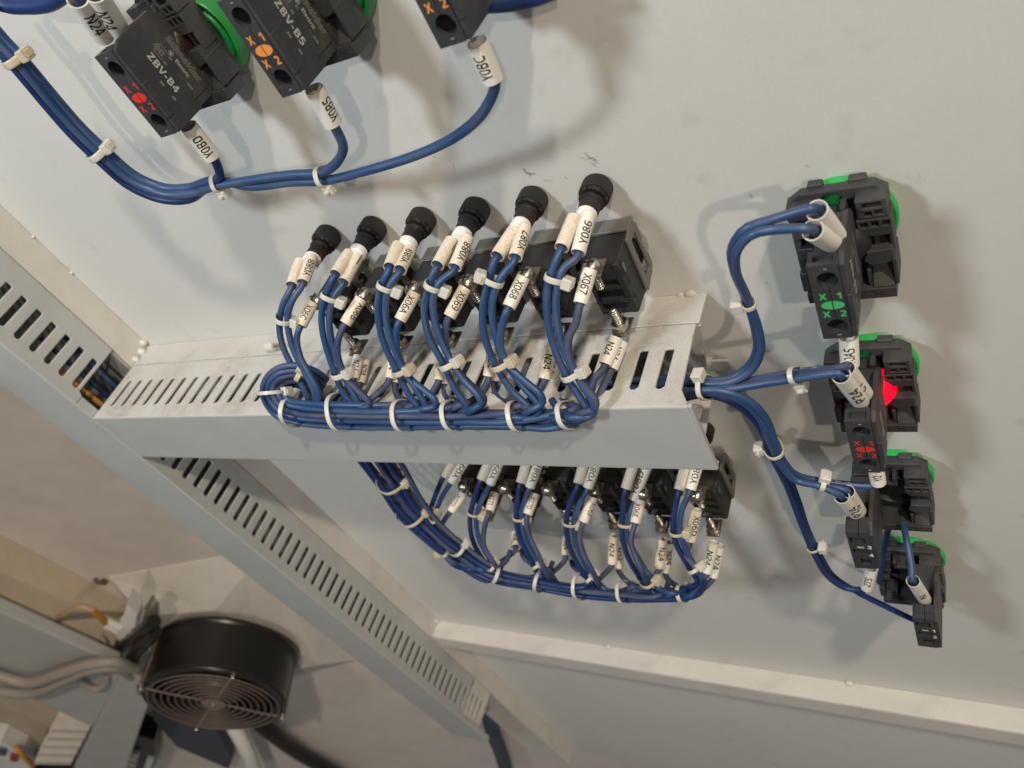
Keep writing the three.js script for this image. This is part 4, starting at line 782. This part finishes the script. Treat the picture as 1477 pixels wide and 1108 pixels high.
{ // axial fan with a wire guard
  const c = V(-313, -225, 68);
  const t = thing('cooling_fan', 'black round cooling fan with a spiral of wire guard rings', 'fan');
  t.position.copy(c).multiplyScalar(S); t.rotation.y = Math.atan2(0.34, 0.94); t.scale.setScalar(0.845);
  obj('housing', [latheZ([[46, -2], [52.5, -1], [54.5, 0], [54.5, -3], [53, -5], [53, -36], [56, -38], [56, -41], [46, -41], [46, -2]], 72)], M.fanBlack, t);
  obj('hub', [latheZ([[0, -4], [17, -4], [19, -6], [19, -38], [0, -38]], 40)], M.fanBlack, t);
  for (let k = 0; k < 7; k++) obj('blade', bx(17, 45, -9, 9, -0.6, 0.6, 0.4).rotateX(0.7).rotateZ(k * 2 * Math.PI / 7).translate(0, 0, -16), M.fanBlack, t);
  const rings = []; for (let k = 0; k < 8; k++) rings.push(new THREE.TorusGeometry(13 + k * 5.2, 0.45, 8, 96).translate(0, 0, 2.4));
  const gd = obj('wire_guard', rings, M.guard, t);
  obj('guard_spoke', [0, 1, 2, 3].map((k) => tube([V(8, 0, 1.4), V(50, 0, 1.4), V(55, 0, 0)].map((p) => p.applyAxisAngle(AZ, k * Math.PI / 2 + FANA)), 0.7)), M.guard, gd);
  obj('guard_centre', [latheZ([[0, 3.4], [9, 3.2], [10, 2.4], [0, 2]], 32), cyl(2.4, 2, 3, 5)], M.guard, gd);
  for (let k = 0; k < 4; k++) {
    const a = k * Math.PI / 2 + FANA, x = 54.5 * Math.cos(a), y = 54.5 * Math.sin(a);
    if (k % 2) obj('mounting_post', cyl(2.0, 2.0, -40, 0.5, x, y, 14), M.dullSteel, t);
    obj('guard_screw', [cyl(k % 2 ? 3.4 : 1.6, k % 2 ? 3.0 : 1.2, 0.4, 3.6, x, y, 16), cyl(1.4, 1.2, 3.5, k % 2 ? 7 : 4, x, y, 10)], M.steel, t);
  }
}
const wtube = (pts, r) => tube(pts.map(([x, y, h]) => PW(x, y, h)), r);
{
  const t = thing('power_connector', 'white plastic connector beside the fan with an orange wire', 'connector', PW(185, 905, 30));
  obj('connector_body', [slab([[174, 905], [182, 872], [198, 888], [196, 906], [184, 912]], 24, 36, 1), slab([[166, 912], [186, 896], [202, 902], [198, 922], [187, 928], [184, 914], [178, 928], [168, 924]], 20, 31, 1)], M.white, t);
  obj('plug_pin', [wtube([[150, 893, 30], [172, 906, 30]], 2.4), wtube([[154, 902, 28], [172, 912, 28]], 2.4)], M.white, t);
}
const cab = (name, label, pts, r, mat) => { const o = obj(name, wtube(pts, r), mat); o.userData = { label, category: 'cable' }; };
cab('orange_wire', 'tan wire arching to the left from the fan connector', [[58, 918, 26], [72, 903, 28], [95, 885, 32], [118, 876, 34], [135, 880, 34]], 2.2, M.tanWire);
cab('orange_wire', 'short orange end of the wire plugged into the white connector', [[133, 879, 34], [142, 887, 33], [152, 898, 31]], 2.2, M.orange);
cab('grey_cable', 'thick grey cable sagging from the left edge to the fan, upper one', [[-40, 960, 52], [0, 975, 54], [40, 985, 56], [85, 972, 56], [130, 958, 54], [165, 955, 52], [195, 965, 48]], 3.6, M.greyCable);
cab('grey_cable', 'thick grey cable sagging from the left edge to the fan, lower one', [[-40, 990, 52], [0, 997, 54], [40, 1001, 55], [85, 985, 56], [130, 966, 55], [165, 962, 53], [190, 975, 48]], 3.4, M.greyCable);
cab('grey_cable', 'thin grey cable looping under the fan connector', [[108, 972, 50], [125, 990, 52], [140, 994, 52], [152, 985, 50], [155, 965, 46], [150, 930, 34], [138, 905, 22]], 2.2, M.greyCable);
cab('black_lead', 'black fan lead with terminal boots beside the housing', [[178, 930, 30], [195, 920, 36], [212, 905, 40], [222, 896, 40]], 4.2, M.fanBlack);
cab('black_lead', 'second black fan lead beside the housing', [[186, 958, 44], [198, 938, 42], [214, 922, 42], [224, 912, 42]], 4.2, M.fanBlack);
{
  const t = thing('cabinet_duct', 'rounded grey duct with slots in the lower left corner', 'wiring duct', PW(140, 1020, 45));
  obj('cover', [slab([[-60, 856], [168, 958], [173, 978], [134, 1050], [-60, 958]], 40, 48, 1.2), slab([[174, 974], [186, 965], [208, 982], [217, 994], [217, 1008], [176, 1125], [100, 1125], [135, 1049]], 40, 50, 1.5)], M.paint, t);
  obj('side_wall', slab([[-60, 838], [160, 942], [170, 962], [-60, 862]], 0, 36, 0.5), M.tan, t);
  obj('lower_side', slab([[-60, 962], [128, 1052], [75, 1052], [-60, 985]], 0, 22, 0.5), M.tan, t);
  obj('duct_inside_shade', slab([[82, 1050], [126, 1052], [104, 1112], [48, 1112]], 0, 20, 0.3), M.hole, t);  // black slab puts the shade behind the slot fingers into colour
  const rib = []; for (let k = 0; k < 5; k++) { const y = 1052 + k * 11.5; rib.push(slab([[74 - k * 6, y], [128 - k * 6, y + 1], [126 - k * 6, y + 6], [72 - k * 6, y + 5]], 26, 40, 0.4)); }
  obj('slot_finger', rib, M.cream, t);
}
{ const o = obj('back_plate', slab([[-60, 975], [0, 1008], [70, 1052], [40, 1130], [-60, 1130]], 0, 8, 0.3), M.tan); o.userData = { label: 'tan lit plate at the lower left corner', category: 'plate' }; }
{
  const t = thing('terminal_strip', 'white terminal strip with red and dark screws at the lower left corner', 'terminal strip', PW(15, 1095, 20));
  obj('strip_body', slab([[-40, 1065], [0, 1072], [30, 1088], [48, 1108], [48, 1140], [-40, 1140]], 8, 24, 1), M.white, t);
  obj('red_screw', slab([[14, 1090], [26, 1092], [24, 1100], [14, 1098]], 24, 26.5, 0.4), phys({ color: lin(0.25, 0.02, 0.015), roughness: 0.4 }), t);
  obj('dark_screw', slab([[-2, 1082], [8, 1083], [7, 1091], [-2, 1090]], 24, 26.5, 0.4), M.slate, t);
}
cab('yellow_wire', 'yellow wire over the terminal strip at the lower left corner', [[22, 1076, 22], [32, 1090, 27], [44, 1102, 27], [52, 1120, 26]], 1.8, M.orange);
{ const o = obj('slate_plate', slab([[215, 1000], [300, 1035], [335, 1095], [330, 1110], [255, 1078], [222, 1040]], 4, 12, 0.6), M.slate); o.userData = { label: 'dark slate plate on the cabinet wall under the fan', category: 'plate' }; }
cab('white_conduit', 'white flexible tube leaving from under the fan', [[318, 1020, 12], [338, 1050, 20], [355, 1080, 26], [372, 1125, 28]], 6.0, M.white);
cab('black_hose', 'black hose curving from under the fan to the lower edge', [[370, 1040, 10], [395, 1060, 12], [430, 1085, 12], [470, 1108, 12], [520, 1140, 12]], 6.5, M.fanBlack);
cab('dark_hose', 'dark grey hose beside the end of the diagonal duct', [[705, 1035, 10], [712, 1060, 14], [722, 1085, 16], [735, 1130, 16]], 6, M.slate);
{
  const t = thing('relay_block', 'black terminal relay block under the fan at the lower edge', 'relay', PW(205, 1090, 12));
  obj('relay_body', slab([[196, 1060], [222, 1068], [224, 1095], [214, 1125], [176, 1125], [186, 1085]], 0, 18, 0.8), M.fanBlack, t);
  obj('contact_fin', [0, 1, 2, 3].map((k) => slab([[184 - k * 2, 1086 + k * 7], [200 - k * 2, 1090 + k * 7], [199 - k * 2, 1093 + k * 7], [183 - k * 2, 1089 + k * 7]], 18, 22, 0.3)), M.cream, t);
  obj('white_tag', slab([[212, 1094], [222, 1096], [216, 1112], [207, 1110]], 18, 21, 0.4), M.white, t);
}
renderer.render(scene, camera);
